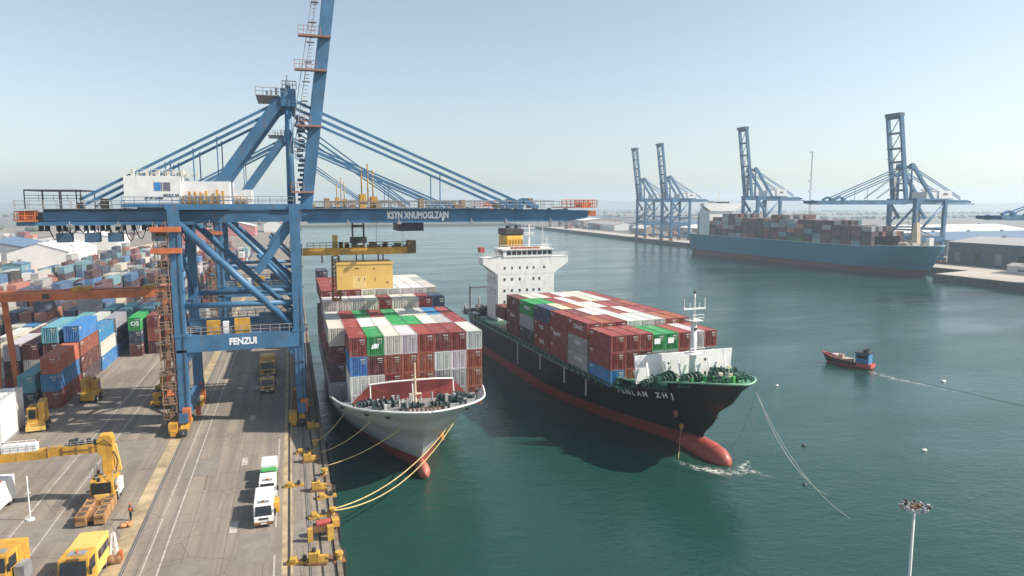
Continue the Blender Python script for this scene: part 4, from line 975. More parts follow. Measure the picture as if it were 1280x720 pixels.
# ------------------------------------------------------------------ vehicles
def wheel(parent, x, y, r=.5, wd=.3):
    t = MB().tube((x-wd/2,y,r),(x+wd/2,y,r),r,16).build('wheel', RUB, parent)
    MB().tube((x-wd/2-.02,y,r),(x+wd/2+.02,y,r),r*.5,10).build('rim', GREY, t)
def lorry(loc, rz, label, group, cabm, L=5.2, cw=2.1, ch=2.5, cl=1.8, cargo=(), glass=True, name='lorry', cat='lorry', bumper=DARK):
    r = empty(name, loc, label, cat, group, rz); h = cw/2
    m = MB(); m.prism([(0,.45),(cl,.45),(cl,ch),(.45,ch),(.12,ch*.52),(0,ch*.48)], -h, h); cb = m.build('cab', cabm, r, bevel=.06)
    m = MB(); y0,z0,y1,z1 = .10,ch*.54,.40,ch*.93; m.add([(-h+.12,y0-.03,z0),(h-.12,y0-.03,z0),(h-.2,y1-.05,z1),(-h+.2,y1-.05,z1),(-h+.12,y0+.02,z0),(h-.12,y0+.02,z0),(h-.2,y1,z1),(-h+.2,y1,z1)], [(0,1,2,3),(4,7,6,5),(0,4,5,1),(3,2,6,7),(0,3,7,4),(1,5,6,2)]); m.build('windscreen', GLASS, cb)
    for s in (-1,1):
        MB().add([(s*(h+.015),.35,ch*.55),(s*(h+.015),cl*.8,ch*.55),(s*(h+.015),cl*.8,ch*.9),(s*(h+.015),.6,ch*.9)], [(0,1,2,3)]).build('side_window', GLASS, cb)
        MB().box(s*(h+.18)-.1,s*(h+.18)+.1,.15,.25,ch*.55,ch*.8).build('mirror', DARK, cb)
        MB().box(s*h*.72-.2,s*h*.72+.2,-.06,.02,.62,.82).build('headlight', LAMPGL, cb)
    MB().box(-h,h,-.1,.12,.35,.62).build('bumper', bumper, r)
    MB().box(-h*.5,h*.5,-.03,.01,.86,ch*.46).build('grille', DARK, cb); MB().box(-.28,.28,-.13,-.1,.42,.55).build('number_plate', LAMPGL, r)
    for s in (-1,1): MB().tube((s*.3-.2,.1,ch*.56),(s*.3+.25,.2,ch*.74),.025,4).build('wiper', DARK, cb)
    MB().cyl(0,cl*.6,ch,ch+.22,.12,8).build('beacon', ORA, cb); MB().box(-h*.6,h*.6,cl*.45,cl*.8,ch,ch+.05).build('roof_hatch', GREY, cb)
    for s in (-1,1): MB().box(s*h*.98-.02,s*h*.98+.02,cl*.92,cl*.95,.5,ch*.95).build('door_seam', DARK, cb)
    MB().box(-h*.55,h*.55,cl-.2,L,.5,.8).build('chassis', DARK, r)
    for nm_, y0, y1, z0, z1, mt, wf in cargo: MB().box(-h*wf,h*wf,y0,y1,z0,z1).build(nm_, mt, r, bevel=.05)
    for s in (-1,1):
        for y in (.9, L-1.2): wheel(r, s*(h-.18), y)
    return r
t1 = lorry((-3.75,71.2,0), 0, 'white lorry with tall cab at the head of the parked pair', 'white lorries parked on the roadway', WHITE, 5.4, 1.9, 2.3, 1.7, [('cargo_box',1.75,5.3,.8,2.25,WHITE,1)], bumper=BROWN)
MB().box(1.0,1.5,2.4,3.9,.4,1.5).build('side_unit', YEL, t1)
t2 = lorry((-3.55,77.4,0), 0, 'white lorry with green load bed behind the other white lorry', 'white lorries parked on the roadway', WHITE, 9.8, 1.8, 2.2, 1.6, [('cargo_box',1.7,3.6,.8,2.1,WHITE,1),('load_bed',4.1,6.3,.8,1.7,GREENL,1),('rear_box',6.5,9.6,.8,1.9,WHITE,1)])
MB().box(-.8,.8,4.2,4.8,1.7,1.78).build('bed_slot', DARK, t2)
un = lorry((-4.9,124,0), 0, 'brown yellow flat truck in the shade under the nearest crane', 'work trucks', YEL2, 7, 2.3, 2.6, 2.0, [('tool_rack',2.6,4.6,.9,2.2,BROWN,.95)])
lorry((-5.2,136,0), 0, 'boxy yellow truck in the shade behind the brown flat truck', 'work trucks', YEL2, 6, 2.8, 3.0, 2.2, [('load_box',2.3,5.8,.9,3.6,YEL2,1)])
b1 = lorry((-18.65,63.0,0), R(-4), 'yellow bus with dark windscreen at the bottom edge beside the rail', 'yellow port buses', YEL, 5.8, 2.35, 3.1, 2.4, [('bus_body',2.4,5.7,.5,3.05,YEL2,1)], name='port_bus', cat='bus')
MB().box(-.5,.5,.3,.38,3.0,3.17).build('roof_sign', BROWN, b1)
MB().box(1.18,1.2,2.7,5.4,1.7,2.5).build('side_window', GLASS, b1)
b2 = lorry((-25.6,66.0,0), R(-8), 'yellow lorry with lettered front at the left edge', 'yellow port buses', YEL, 5, 2.5, 2.9, 2.2, [('box_body',2.3,4.0,.6,2.85,YEL,1)])
lettering('OXOJK', b2, (0,-.02,1.25), (R(90),0,0), .5, LETB)
MB().box(1.4,2.2,.9,2.3,.2,1.6).build('tool_locker', GREY, b2)
b3 = lorry((-32.1,81.6,0), R(-6), 'white bus with orange band and dark windows at left edge', 'port buses', WHITE, 5.4, 2.4, 3.2, 2.2, [('bus_body',2.2,5.2,.5,3.15,WHITE,1)], name='port_bus', cat='bus')
MB().box(-1.25,1.25,.38,2.5,3.3,3.36).build('roof_band', ORA, b3)
# big white box on the ground left and loader beside it
wb = empty('office_cabin', (-40.3,108,0), 'big white cabin box standing behind the yellow boom', 'cabin')
MB().box(-1.6,1.5,0,8.5,.3,6.0).build('cabin_body', WHITE, wb, bevel=.08)
m = MB(); m.rail([(-1.6,.1,6.0),(1.5,.1,6.0),(1.5,8.4,6.0)],.6,.04); m.build('roof_rail', GREY, wb); MB().box(-1.7,1.6,-.1,8.6,.0,.3).build('cabin_base', GREY, wb)
def loader(loc, rz, label, s=1.0):
    r = empty('loader', loc, label, 'loader', 'yellow loaders', rz); r.scale = (s,s,s)
    m = MB(); m.prism([(0,.5),(4.0,.5),(4.0,1.8),(2.6,2.0),(.2,1.6)], -1.1, 1.1); m.build('body', YEL, r, bevel=.08)
    m = MB(); m.box(-1.0,.2,.2,1.9,1.6,3.6); cbn = m.build('cab', YEL, r, bevel=.06)
    MB().box(-.85,.05,.16,.2,1.9,3.3).build('windscreen', GLASS, cbn); MB().box(-1.03,-1.0,.5,1.7,2.0,3.3).build('side_window', GLASS, cbn)
    m = MB(); m.box(.25,1.15,.4,3.4,1.6,4.2); m.build('engine_tower', YEL, r, bevel=.08)
    m = MB(); m.box(-1.2,1.2,-.5,.1,.3,.9); m.rail([(-1.1,-.4,.9),(1.1,-.4,.9)],.5,.04); m.build('step', YEL2, r)
    m = MB(); m.cyl(-.4,1.0,3.6,4.0,.25,8); m.cyl(.8,3.0,4.2,5.0,.12,8); m.each('beacon', BROWN, r, g=1)
    for sx in (-1.15,1.15):
        for y in (.9,3.2): wheel(r, sx, y, .62, .4)
    return r
loader((-36.4,113,0), R(8), 'yellow loader with square cab beside the white cabin')
loader((-32.9,130.6,0), R(175), 'yellow loader parked beside the three-high orange, blue and red stack', .95)
loader((-20.6,121.5,0), R(90), 'small yellow loader parked in shade left of the crane leg', .55)
loader((-21.5,131,0), R(60), 'yellow loader farther back in shade behind the crane leg', .6)
lo = loader((-21.3,143,0), R(20), 'rusty yellow loader by the stair tower foot', .8)

# mobile crane with long yellow boom
mc = empty('mobile_crane', (-20.75,76.6,0), 'yellow mobile crane with long box boom reaching out of frame left', 'mobile crane')
m = MB(); m.box(-1.15,1.15,.4,8.6,.55,1.0); m.build('chassis', BROWN, mc)
for s in (-1,1):
    for k, y in enumerate((.2,1.5,3.0,4.3)):
        m = MB(); x = s*.85; m.box(x-.52,x+.52,y,y+1.15,.2,1.25); m.box(x-.42,x+.42,y-.03,y+.02,.75,1.15); m.build('counterweight', paint('weight_ochre',(.40,.22,.09),.7,.4,.45), mc, bevel=.04)
        MB().box(x-.36,x+.36,y-.05,y-.03,.82,1.08).build('weight_slot', BROWN, mc); MB().box(x-.34,x+.34,y+.2,y+.5,1.25,1.27).build('weight_slot', DARK, mc); MB().box(x-.34,x+.34,y+.65,y+.95,1.25,1.27).build('weight_slot', DARK, mc)
m = MB(); m.prism([(5.2,1.0),(8.6,1.0),(8.6,2.6),(7.2,3.0),(5.6,3.0),(5.2,2.2)], -1.15, 1.15); bd = m.build('carrier_body', YEL, mc, bevel=.06)
m = MB(); m.box(-.95,.95,5.05,5.2,1.55,2.75); m.build('windscreen', GLASS, bd); MB().box(1.15,1.19,5.6,7.0,1.7,2.7).build('side_window', GLASS, bd)
m = MB(); m.box(.9,1.5,6.2,8.2,.9,2.3); m.build('side_tank', WHITE, bd); m = MB(); m.box(-.7,.7,4.9,5.3,1.0,1.5); m.build('step', YEL2, bd)
m = MB(); m.box(-.3,1.0,7.0,8.3,2.6,3.4); m.build('slew_base', YEL, mc)
m = MB(); m.beam((.3,7.6,2.8),(.3,7.6,5.4),1.3,1.1,1.2,1.05); m.prismy([(-.4,5.2),(.95,5.2),(.95,7.0),(.75,7.5),(-.3,7.5),(-.65,6.9),(-.65,5.7)], 7.0, 8.2); m.build('slew_column', YEL, mc, bevel=.06)
m = MB(); m.beam((.95,7.6,6.2),(1.35,7.6,3.2),.35,.45); m.build('hydraulic_ram', YEL2, mc)
m = MB(); m.box(-14,-5.3,7.05,8.15,5.45,6.4); m.box(-5.6,-.6,7.1,8.1,5.6,6.55); bo = m.build('boom', YEL, mc)
m = MB()
for x in (-5.4,-4.0,-2.6,-1.2): m.box(x-.06,x+.06,7.02,7.09,5.55,6.5)
m.box(-3.9,-1.2,7.04,7.09,6.0,6.12); m.each('boom_rib', BROWN, bo)
m = MB(); m.rail([(-13,7.1,6.45),(-1,7.1,6.55)],.5,.03,.7); m.build('boom_rail', GREY, bo)
m = MB()
for x in (-3.2,-2.7,-2.2,-1.5,-1.0): m.box(x-.16,x+.16,7.3,7.9,6.55,6.55+rnd.uniform(.3,.8))
m.each('boom_fitting', DARK, bo); m = MB(); m.box(-9.6,-6.4,7.1,8.1,6.42,7.2); m.rail([(-9.6,7.1,7.2),(-6.4,7.1,7.2)],.5,.03,.7); m.build('boom_basket', WHITE, bo)
for k in range(34):
    x = rnd.choice((-1.2,1.2,rnd.uniform(-1,1))); y = rnd.uniform(4.8,8.5); z = rnd.uniform(.7,2.3) if abs(x) > 1.1 else 3.0
    q = MB().box(x-rnd.uniform(.06,.2),x+.12,y-rnd.uniform(.08,.3),y+.15,z,z+rnd.uniform(.12,.5)); q.build('carrier_fitting', rnd.choice([DARK,BROWN,YEL2,GREY,DARK]), bd)
m = MB(); m.path([(1.0,7.0,5.6),(1.35,6.9,4.6),(1.2,6.9,3.6),(.9,7.0,2.9)],.06,6); m.path([(.9,7.0,6.2),(.2,6.85,7.0),(-.9,6.95,6.5)],.05,6); m.build('hydraulic_hose', RUB, mc)
m = MB(); m.rail([(-1.1,5.3,3.0),(-1.1,8.4,3.0)],.8,.03,.8); m.rail([(1.1,5.3,3.0),(1.1,6.9,3.0)],.8,.03,.8); m.build('carrier_rail', GREY, mc)
for sx in (-1.05,1.05):
    for y in (5.6,6.9,8.1): wheel(mc, sx, y, .5, .35)
# items on the apron
po = empty('marker_pole', (-27.2,80.6,0), 'thin white marker pole standing on the lower left apron', 'pole')
m = MB(); m.cyl(0,0,0,4.8,.07,8); m.cyl(0,0,0,.15,.4,10); m.box(-.22,.22,-.05,.05,2.9,3.0); m.build('pole_shaft', WHITE, po)
af = empty('folded_trestle', (-16.7,68.3,0), 'white folded trestle on a brown wheeled base beside the rail', 'trestle')
m = MB(); m.beam((-.35,0,.4),(-.1,.2,2.7),.16,.16); m.beam((.35,0,.4),(.05,.2,2.8),.16,.16); m.beam((-.15,.6,.4),(0,.3,2.6),.14,.14); m.beam((-.25,.1,1.2),(.25,.1,1.2),.1,.1); m.build('trestle_frame', WHITE, af)
m = MB(); m.ball((-.2,-.4,.45),.42); m.ball((.3,-.2,.4),.38); m.box(-.6,.6,-.6,.5,.1,.35); m.build('trestle_base', BROWN, af); MB().box(.45,.7,-.3,.2,.2,1.1).build('trestle_flag', ORA, af)
# worker
def person(loc, rz, label):
    r = empty('person', loc, label, 'person', None, rz)
    pts = [(0,0,.95),(0,0,1.2),(0,0,1.45),(0,0,1.56),(0,-.01,1.70),(.1,0,.92),(.11,-.03,.5),(.11,.02,.06),(.11,-.12,.03),(-.1,0,.92),(-.11,.06,.5),(-.11,.12,.06),(-.11,-.02,.03),(.2,0,1.42),(.26,-.03,1.15),(.24,-.16,.95),(.24,-.22,.88),(-.2,0,1.42),(-.26,-.02,1.15),(-.25,-.12,.93),(-.25,-.16,.86)]
    ed = [(0,1),(1,2),(2,3),(3,4),(0,5),(5,6),(6,7),(7,8),(0,9),(9,10),(10,11),(11,12),(2,13),(13,14),(14,15),(15,16),(2,17),(17,18),(18,19),(19,20)]
    rad = [.15,.15,.17,.06,.11,.1,.075,.05,.045,.1,.075,.05,.045,.075,.055,.04,.035,.075,.055,.04,.035]
    me = bpy.data.meshes.new('body'); me.from_pydata(pts, ed, []); o = bpy.data.objects.new('body', me); col.objects.link(o); o.parent = r
    me.materials.append(paint('dark_workwear', (.05,.055,.08), .8, .2)); md = o.modifiers.new('skin', 'SKIN'); o.modifiers.new('sub', 'SUBSURF').levels = 1; o.modifiers['sub'].render_levels = 2
    for i, v in enumerate(me.skin_vertices[0].data): v.radius = (rad[i],)*2; v.use_root = i == 0
    m = MB(); m.ball((0,.0,1.76),.14,.15,.1); m.build('helmet', ORA, r, smooth=True); m = MB(); m.ball((0,-.07,1.68),.075,.06,.09); m.build('face', SKIN, r, smooth=True)
    m = MB(); m.tube((0,0,1.0),(0,0,1.45),.19,10,.2); m.build('vest', ORA, r, smooth=True)
    return r
person((-17.1,77.3,0), R(150), 'worker in dark clothes and orange vest standing beside the rail')
gp_ = empty('gear_pile', (-17.3,75.9,0), 'small orange heap of gear on the ground beside the worker', 'gear')
m = MB()
for k in range(9): m.ball((rnd.uniform(-.5,.5),rnd.uniform(-.4,.4),rnd.uniform(.1,.3)),.25,.22,.18)
m.each('gear_bag', paint('faded_orange_cloth',(.55,.25,.12),.9,.3), gp_, smooth=True)

# ------------------------------------------------------------------ mooring gear along the quay edge
def moor_unit(px, py, label, kind):
    g = P(px, py); r = empty('mooring_unit' if kind != 'bollard' else 'mooring_bollard', g, label, 'mooring gear' if kind != 'bollard' else 'bollard', 'yellow mooring gear on the quay edge', rnd.uniform(-.2,.2))
    if kind == 'bollard':
        m = MB(); m.cyl(0,0,0,.6,.28,12,.22); m.cyl(0,0,.6,.85,.4,12,.36); m.build('bollard_post', PORT, r, smooth=False); MB().box(-.55,.55,-.55,.55,0,.08).build('base_plate', BROWN, r)
    elif kind == 'hook':
        m = MB(); m.box(-.9,.9,-.5,.5,0,.25); m.build('base_plate', BROWN, r); m = MB(); m.box(-.75,.2,-.4,.4,.25,1.15); m.prism([(-.35,.25),(.35,.25),(.2,.8),(-.2,.8)],.2,1.0); m.build('hook_housing', PORT, r, bevel=.06)
        m = MB(); m.tube((.9,-.2,.6),(1.4,-.2,.5),.12,8); m.tube((.9,.2,.6),(1.4,.2,.5),.12,8); m.each('hook_arm', BROWN, r); m = MB(); m.tube((-.3,0,1.15),(-.3,0,1.5),.2,8); m.build('motor', DARK, r)
    elif kind == 'low':
        m = MB(); m.box(-1.2,1.0,-.28,.28,0,.3); m.box(-.9,-.3,-.35,.35,.3,.6); m.build('beam_body', PORT, r, bevel=.04); MB().tube((.4,-.3,.45),(.4,.3,.45),.22,10).build('roller', DARK, r)
    else:
        m = MB(); m.beam((-1.3,-.6,0),(-1.3,-.6,1.3),.5,.5); m.beam((.6,-.9,0),(.6,-.9,1.4),.7,.6); m.each('frame_post', PORT, r); m = MB(); m.box(-.9,1.4,-.1,.7,.5,1.2); m.build('roller_box', BROWN, r); m = MB(); m.box(.9,1.6,-.4,.5,.9,1.6); m.build('guard_plate', PORT, r)
        m = MB(); m.tube((-.6,.2,1.3),(.8,.2,1.3),.35,12); m.build('drum', RED, r)
MU = [(387,577,'hook','just below the shadow edge'),(406,594,'bollard','at the third rope'),(369,608,'low','nearest the parked white lorries'),(398,613,'hook','between two rail slots in mid-quay'),(409,622,'low','at the water edge in mid-quay'),(400,646,'low','just above the rope pair'),(416,644,'bollard','taking the rope pair'),(404,670,'frame','the large frame with red drum'),(375,704,'low','dark one at the bottom left'),(397,704,'hook','at the bottom edge'),(424,700,'bollard','lowest, at the water edge'),(391,536,'hook','at the first rope in the shade'),(394,557,'bollard','at the second rope'),(383,508,'low','in shade at the crane foot'),(381,566,'low','at the edge of the shade')]
for x, y, k, s in MU: moor_unit(x, y, 'yellow mooring %s %s' % ('bollard' if k == 'bollard' else 'unit', s) if k != 'frame' else 'large yellow mooring frame with a red drum at the quay edge', k)
for i, (y, s) in enumerate(((64,'nearest the viewer'),(72,'below the rope pair'),(80,'abreast of the white lorries'),(88,'beside the bow ropes'),(96,'in the shade of the grey bow'))):
    f = empty('quay_fender', (EDGE+.25,y,-1.2), 'black rubber fender on the quay wall, %s' % s, 'fender', 'fenders on the quay wall')
    MB().box(-.22,.3,-.7,.7,-1.6,1.0).build('fender_pad', RUB, f, bevel=.1); MB().box(-.24,-.12,-.9,.9,-1.7,1.1).build('fender_plate', BROWN, f)
# ropes
def rope(a, b, sag, r, mat, label, group):
    a = Vector(a); b = Vector(b); pts = []
    for i in range(17):
        t = i/16; p = a.lerp(b, t); p.z -= sag*4*t*(1-t); pts.append(p)
    o = MB().path(pts, r, 6).build('mooring_rope', mat, smooth=True); tag(o, label, 'rope', group)
def hull_world(t, z, sg):
    b, y = h1.pt(t, z); return (S1X - sg*b, S1Y - y, z + W)
RG = 'mooring ropes of the grey ship'
rope(P(396,557)+Vector((0,0,.6)), hull_world(.86,7.6,1), .5, .06, ROPE, 'uppermost mooring rope from quay to the grey bow', RG)
rope(P(401,570)+Vector((0,0,.5)), hull_world(.93,7.6,1), .6, .06, ROPE, 'middle of the three mooring ropes to the grey bow', RG)
rope(P(408,587)+Vector((0,0,.5)), hull_world(.975,7.2,1), .6, .06, ROPE, 'lowest of the three mooring ropes to the grey bow', RG)
rope(P(417,644)+Vector((0,0,.7)), hull_world(.955,6.8,-1), 2.0, .075, ROPE, 'upper line of the rope pair passing under the grey bow', RG)
rope(P(418,646)+Vector((0,0,.7)), hull_world(.93,6.4,-1), 2.9, .075, ROPE, 'lower line of the rope pair passing under the grey bow', RG)
tipw = Matrix.Translation((S2X,S2Y,W)) @ Matrix.Rotation(math.pi+HD,4,'Z') @ Vector((-2.6,48.6,10.9))
RG2 = 'mooring ropes of the black ship'
for (x,y), s, r, lb in (((913,560),1.4,.03,'slack pale rope hanging nearest the black bow'),((935,562),.6,.03,'thin pale rope dropping straight from the black bow'),((1068,652),2.4,.034,'upper long pale rope running from the black bow into the water'),((1040,622),2.6,.034,'lower long pale rope running from the black bow into the water'),((1010,600),1.6,.02,'faint short rope between the pale ropes of the black bow')):
    rope(tipw, P(x,y,W-.1), s, r, ROPEW, lb, RG2)
b, y = h2.pt(.963,3.0); q = Matrix.Translation((S2X,S2Y,W)) @ Matrix.Rotation(math.pi+HD,4,'Z')
rope(q @ Vector((b,y,2.8)), P(848,573,W), .1, .05, ROPE, 'short tan rope hanging from the yellow shackle on the black bow', RG2)
# foam at the bulb
fm = bpy.data.materials.new('foam'); n, l, bsd = nodes(fm); fp_ = geo_pos(n)
al = n.new('ShaderNodeMath'); al.operation = 'MULTIPLY'; l.new(ramp(n,l,noise(n,l,1.6,6,fp_,.65),[(.44,0),(.60,.95)]), al.inputs[0])
uvd = n.new('ShaderNodeVertexColor'); uvd.layer_name = 'Col'; l.new(uvd.outputs[0], al.inputs[1]); l.new(al.outputs[0], bsd.inputs['Alpha']); bsd.inputs['Base Color'].default_value = (.72,.74,.72,1); bsd.inputs['Roughness'].default_value = .7
def foam(path, wid, label, amp=1.0):
    m = MB(); me = None; n_ = len(path); vs = []; cl = []
    for i, p in enumerate(path):
        t = (Vector(path[min(i+1,n_-1)])-Vector(path[max(i-1,0)])).normalized(); s = Vector((-t.y,t.x,0)); ww = wid*math.sin(math.pi*min(1,(i+.6)/n_))
        for k in range(7): vs.append(Vector(p)+s*ww*(k-3)/3); cl.append(amp*max(0,1-abs(k-3)/3)*math.sin(math.pi*(i+.5)/n_))
    me = bpy.data.meshes.new('foam'); fs = [(i*7+k,i*7+k+1,(i+1)*7+k+1,(i+1)*7+k) for i in range(n_-1) for k in range(6)]
    me.from_pydata([tuple(v) for v in vs],[],fs); at = me.color_attributes.new('Col','FLOAT_COLOR','POINT'); at.data.foreach_set('color',[x for c in cl for x in (c,c,c,1)]); me.materials.append(fm)
    o = bpy.data.objects.new('foam', me); col.objects.link(o); tag(o, label, 'foam', None, 'stuff')
FZ = W+.02
def fpath(px): return [P(x,y,FZ) for x,y in px]
foam(fpath([(838,573),(855,580),(872,585),(890,588),(905,590),(920,590),(935,588),(950,592),(965,597)]), 1.5, 'white foam breaking round the bulb of the black ship')
foam(fpath([(895,588),(912,592),(925,588),(932,582),(936,575)]), 1.2, 'white foam ahead of the black ship bulb')

foam([p + Vector((0,0,.02)) for p in fpath([(1085,463),(1092,466),(1102,469),(1116,473),(1135,477),(1160,482),(1195,490)])], 1.6, 'soft pale wake trailing behind the small red boat', .55)
# ------------------------------------------------------------------ small boat, floats, floodlight
bt = empty('cargo_boat', (P(1030,452,W)+P(1092,462,W))/2, 'small red and dark cargo boat with blue cabin crossing the channel', 'boat')
dv = P(1030,452,W)-P(1092,462,W); bt.rotation_euler = (0,0,math.atan2(dv.y,dv.x)-math.pi/2); BL = dv.length
hb_ = Hull(BL*.48, [(-.6,BL*.42),(.5,BL*.46),(2.4,BL*.55)], [(-2,1.1),(BL*.3,1.5),(BL*.55,2.3)], BL*.135, zk=-.4, u_lo=.6, u_hi=.7)
hb_.build(bt, hull_mat('boat_hull_paint',(.03,.04,.045),(.45,.07,.05),.55,.3), paint('boat_deck',(.3,.2,.16),.8,.3), RED, lambda y: .35, RED)
bw_ = BL*.135; MB().box(-bw_*1.02,bw_*1.02,-BL*.485,-BL*.2,.35,1.12).build('stern_band', paint('bright_boat_red',(.55,.08,.06),.5,.2), bt)
m = MB(); m.box(-bw_*.85,bw_*.85,-BL*.43,-BL*.17,1.0,3.5); cb = m.build('cabin', paint('boat_blue',(.05,.22,.42),.5,.2), bt, bevel=.06)
m = MB(); m.box(-bw_*.95,bw_*.95,-BL*.45,-BL*.15,3.5,3.65); m.cyl(.3,-BL*.36,3.6,4.5,.3,8); m.box(-bw_*.5,bw_*.2,-BL*.4,-BL*.3,3.65,4.3); m.build('cabin_roof', DARK, cb)
m = MB()
for s in (-1,1): m.box(s*bw_*.86-.02,s*bw_*.86+.02,-BL*.40,-BL*.20,2.3,3.1)
m.box(-bw_*.7,bw_*.7,-BL*.169,-BL*.165,2.2,3.1); m.each('window', GLASS, cb)
m = MB(); m.box(-bw_*.6,bw_*.6,-BL*.1,BL*.08,.9,1.7); m.box(-bw_*.5,bw_*.4,BL*.1,BL*.22,.9,1.9); m.build('hold_cover', paint('tan_tarp',(.5,.42,.32),.9,.2), bt); m = MB(); m.box(-bw_*.5,bw_*.5,BL*.23,BL*.32,.9,2.3); m.box(-.3,.3,BL*.1,BL*.2,1.9,2.4); m.build('deck_cargo', paint('pale_pink_cargo',(.6,.4,.35),.8,.2), bt)
m = MB(); m.ball((bw_,-BL*.36,1.0),.3); m.ball((bw_,-BL*.3,1.0),.3); m.each('tyre_fender', RUB, bt)
for (x,y), lb, s in (((1179,477),'white float farthest right, behind the small boat wake',.7),((1155,563),'white float alone to the right of the pale ropes',.55),((1005,557),'dark float beside the pale ropes',.5),((971,482),'small white float between black bow and red boat',.45),((1006,606),'dark float lying on the long pale rope',.4)):
    g = P(x,y,W); r = empty('mooring_buoy', g, lb, 'buoy', None); mt = DARK if 'dark' in lb else WHITE
    m = MB(); m.ball((0,0,.12*s),.9*s,.6*s,.42*s); m.build('float', mt, r, smooth=True); m = MB(); m.cyl(0,0,.45*s,.95*s,.12*s,8); m.build('lifting_eye', GREY, r)
fl = empty('floodlight_mast', (42.4,36,W), 'white floodlight mast with a ring of lamps in the lower right foreground', 'floodlight mast')
FH = 14.5; FS = .92
m = MB(); m.cyl(0,0,0,FH,.17,12,.075); m.build('mast_shaft', WHITE, fl, smooth=True); m = MB(); m.box(-1.2,1.2,-1.2,1.2,-1.5,.2); m.build('dolphin_base', CONC, fl)
m = MB(); ring = [(FS*math.cos(2*math.pi*k/14),.9*FS*math.sin(2*math.pi*k/14),FH+.1) for k in range(15)]; m.path(ring,.05,6); m.path([(p[0]*.6,p[1]*.6,FH+.15) for p in ring],.04,6)
for k in range(6): q = ring[k*2]; m.tube((0,0,FH),q,.035,5)
m.build('lamp_ring', GREY, fl)
for k in range(18):
    a = 2*math.pi*k/18 + rnd.uniform(-.1,.1); q = FS*(1.05 if k % 3 else .62); x, y = q*math.cos(a), q*.9*math.sin(a); z = FH+.2+rnd.uniform(-.05,.1); v = Vector((math.cos(a), math.sin(a), -.55)).normalized()
    c0 = Vector((x,y,z)); m = MB(); m.tube(c0-v*.1, c0+v*.12, .07, 8, .14); m.tube((x*.9,y*.9,FH+.1), c0, .02, 4)
    ho = m.build('lamp_housing', GREY if k % 2 else DARK, fl); MB().tube(c0+v*.12, c0+v*.135, .125, 10).build('lamp_glass', LAMPGL, ho)
m = MB(); m.box(-.22,.22,-.22,.22,FH,FH+.2); m.ball((.2,-.15,FH+.3),.15); m.tube((0,0,FH+.1),(0,0,FH+.8),.02,5); m.build('mast_head', BROWN, fl)

# ------------------------------------------------------------------ far buildings
def shed(name, x0, x1, y0, y1, h, rise, wallm, roofm, label, cat='shed', doors=0, ridge='y'):
    r = empty(name, ((x0+x1)/2,(y0+y1)/2,0), label, cat); a, b = (x1-x0)/2, (y1-y0)/2
    m = MB()
    if ridge == 'y': m.prismy([(-a,0),(a,0),(a,h),(0,h+rise),(-a,h)], -b, b)
    else: m.prism([(-b,0),(b,0),(b,h),(0,h+rise),(-b,h)], -a, a)
    m.build('wall', wallm, r)
    m = MB()
    for s in (-1,1):
        if ridge == 'y': m.add([(s*(a+.4),-b-.4,h+.0),(s*(a+.4),b+.4,h+.0),(0,b+.4,h+rise+.25),(0,-b-.4,h+rise+.25)], [(0,1,2,3)])
        else: m.add([(-a-.4,s*(b+.4),h),(a+.4,s*(b+.4),h),(a+.4,0,h+rise+.25),(-a-.4,0,h+rise+.25)], [(0,1,2,3)])
    m.build('roof', roofm, r)
    nv = 5 if max(a,b) > 15 else 2
    for k in range(nv):
        q = (-.8+1.6*k/(nv-1))*(b if ridge == 'y' else a); px, py = (0,q) if ridge == 'y' else (q,0); MB().box(px-.7,px+.7,py-.9,py+.9,h+rise-.2,h+rise+1.1).build('roof_vent', GREY, r)
    for k in range(doors):
        y = -b + (k+.5)*2*b/doors; MB().box(a+.01,a+.06,y-1.6,y+1.6,0,3.8).build('door', SHEDG, r)
        MB().box(-a-.06,-a-.01,y-1.8,y+1.8,1,h*.55).build('door', rnd.choice([GLASS,SHEDG,GREY]), r)
    return r
shed('warehouse', -140,-112,415,470,8,4.5,SHEDW,SHEDW,'large white arched shed beside the tan road behind the yard','shed',5)
shed('warehouse', -178,-146,390,425,7,4,SHEDW,SHEDW,'smaller white shed left of the large white shed','shed',2)
shed('warehouse', -190,-150,470,520,8,4,SHEDG,ROOFB,'grey shed with blue roof behind the white sheds','shed',2)
shed('warehouse', -170,-120,560,600,9,4,SHEDW,SHEDW,'long white shed farthest behind the yard road','shed',3)
shed('office_block', -245,-215,520,545,16,1,SHEDW,ROOFG,'white office block at the left edge near the horizon','building',3)
shed('office_block', -128,-120,372,384,5,.6,paint('teal_cladding',(.1,.25,.3),.6,.2),ROOFB,'small teal building in front of the large white shed','building',1)
shed('office_block', -150,-133,352,366,4,.6,SHEDG,ROOFB,'low blue-roofed building beside the tan road','building',1)
shed('warehouse', -95,-60,610,660,9,5,PINK,PINK,'faded red shed seen under the crane beam','shed',2)
shed('warehouse', -75,-35,760,800,10,5,PINK,SHEDW,'pale shed with red sides far behind the first crane','shed',2)
shed('warehouse', -30,-8,860,900,10,4,SHEDW,PINK,'white and pink shed at the far end of the quay','shed',2)
shed('warehouse', 352,400,150,290,12,2.5,paint('slate_cladding',(.07,.1,.13),.6,.35),ROOFG,'long dark warehouse with grey roof on the far quay, right edge','warehouse',12)
shed('warehouse', 400,560,330,380,10,4,SHEDG,ROOFB,'blue-roofed warehouse behind the long dark warehouse','warehouse',6,'x')
shed('warehouse', 430,640,440,520,9,5,BRICK,SHEDW,'wide pale-roofed warehouse inland of the far cranes','warehouse',4,'x')
shed('warehouse', 330,338,170,240,3.5,1,SHEDW,ROOFG,'low white building in front of the dark warehouse','building',5)
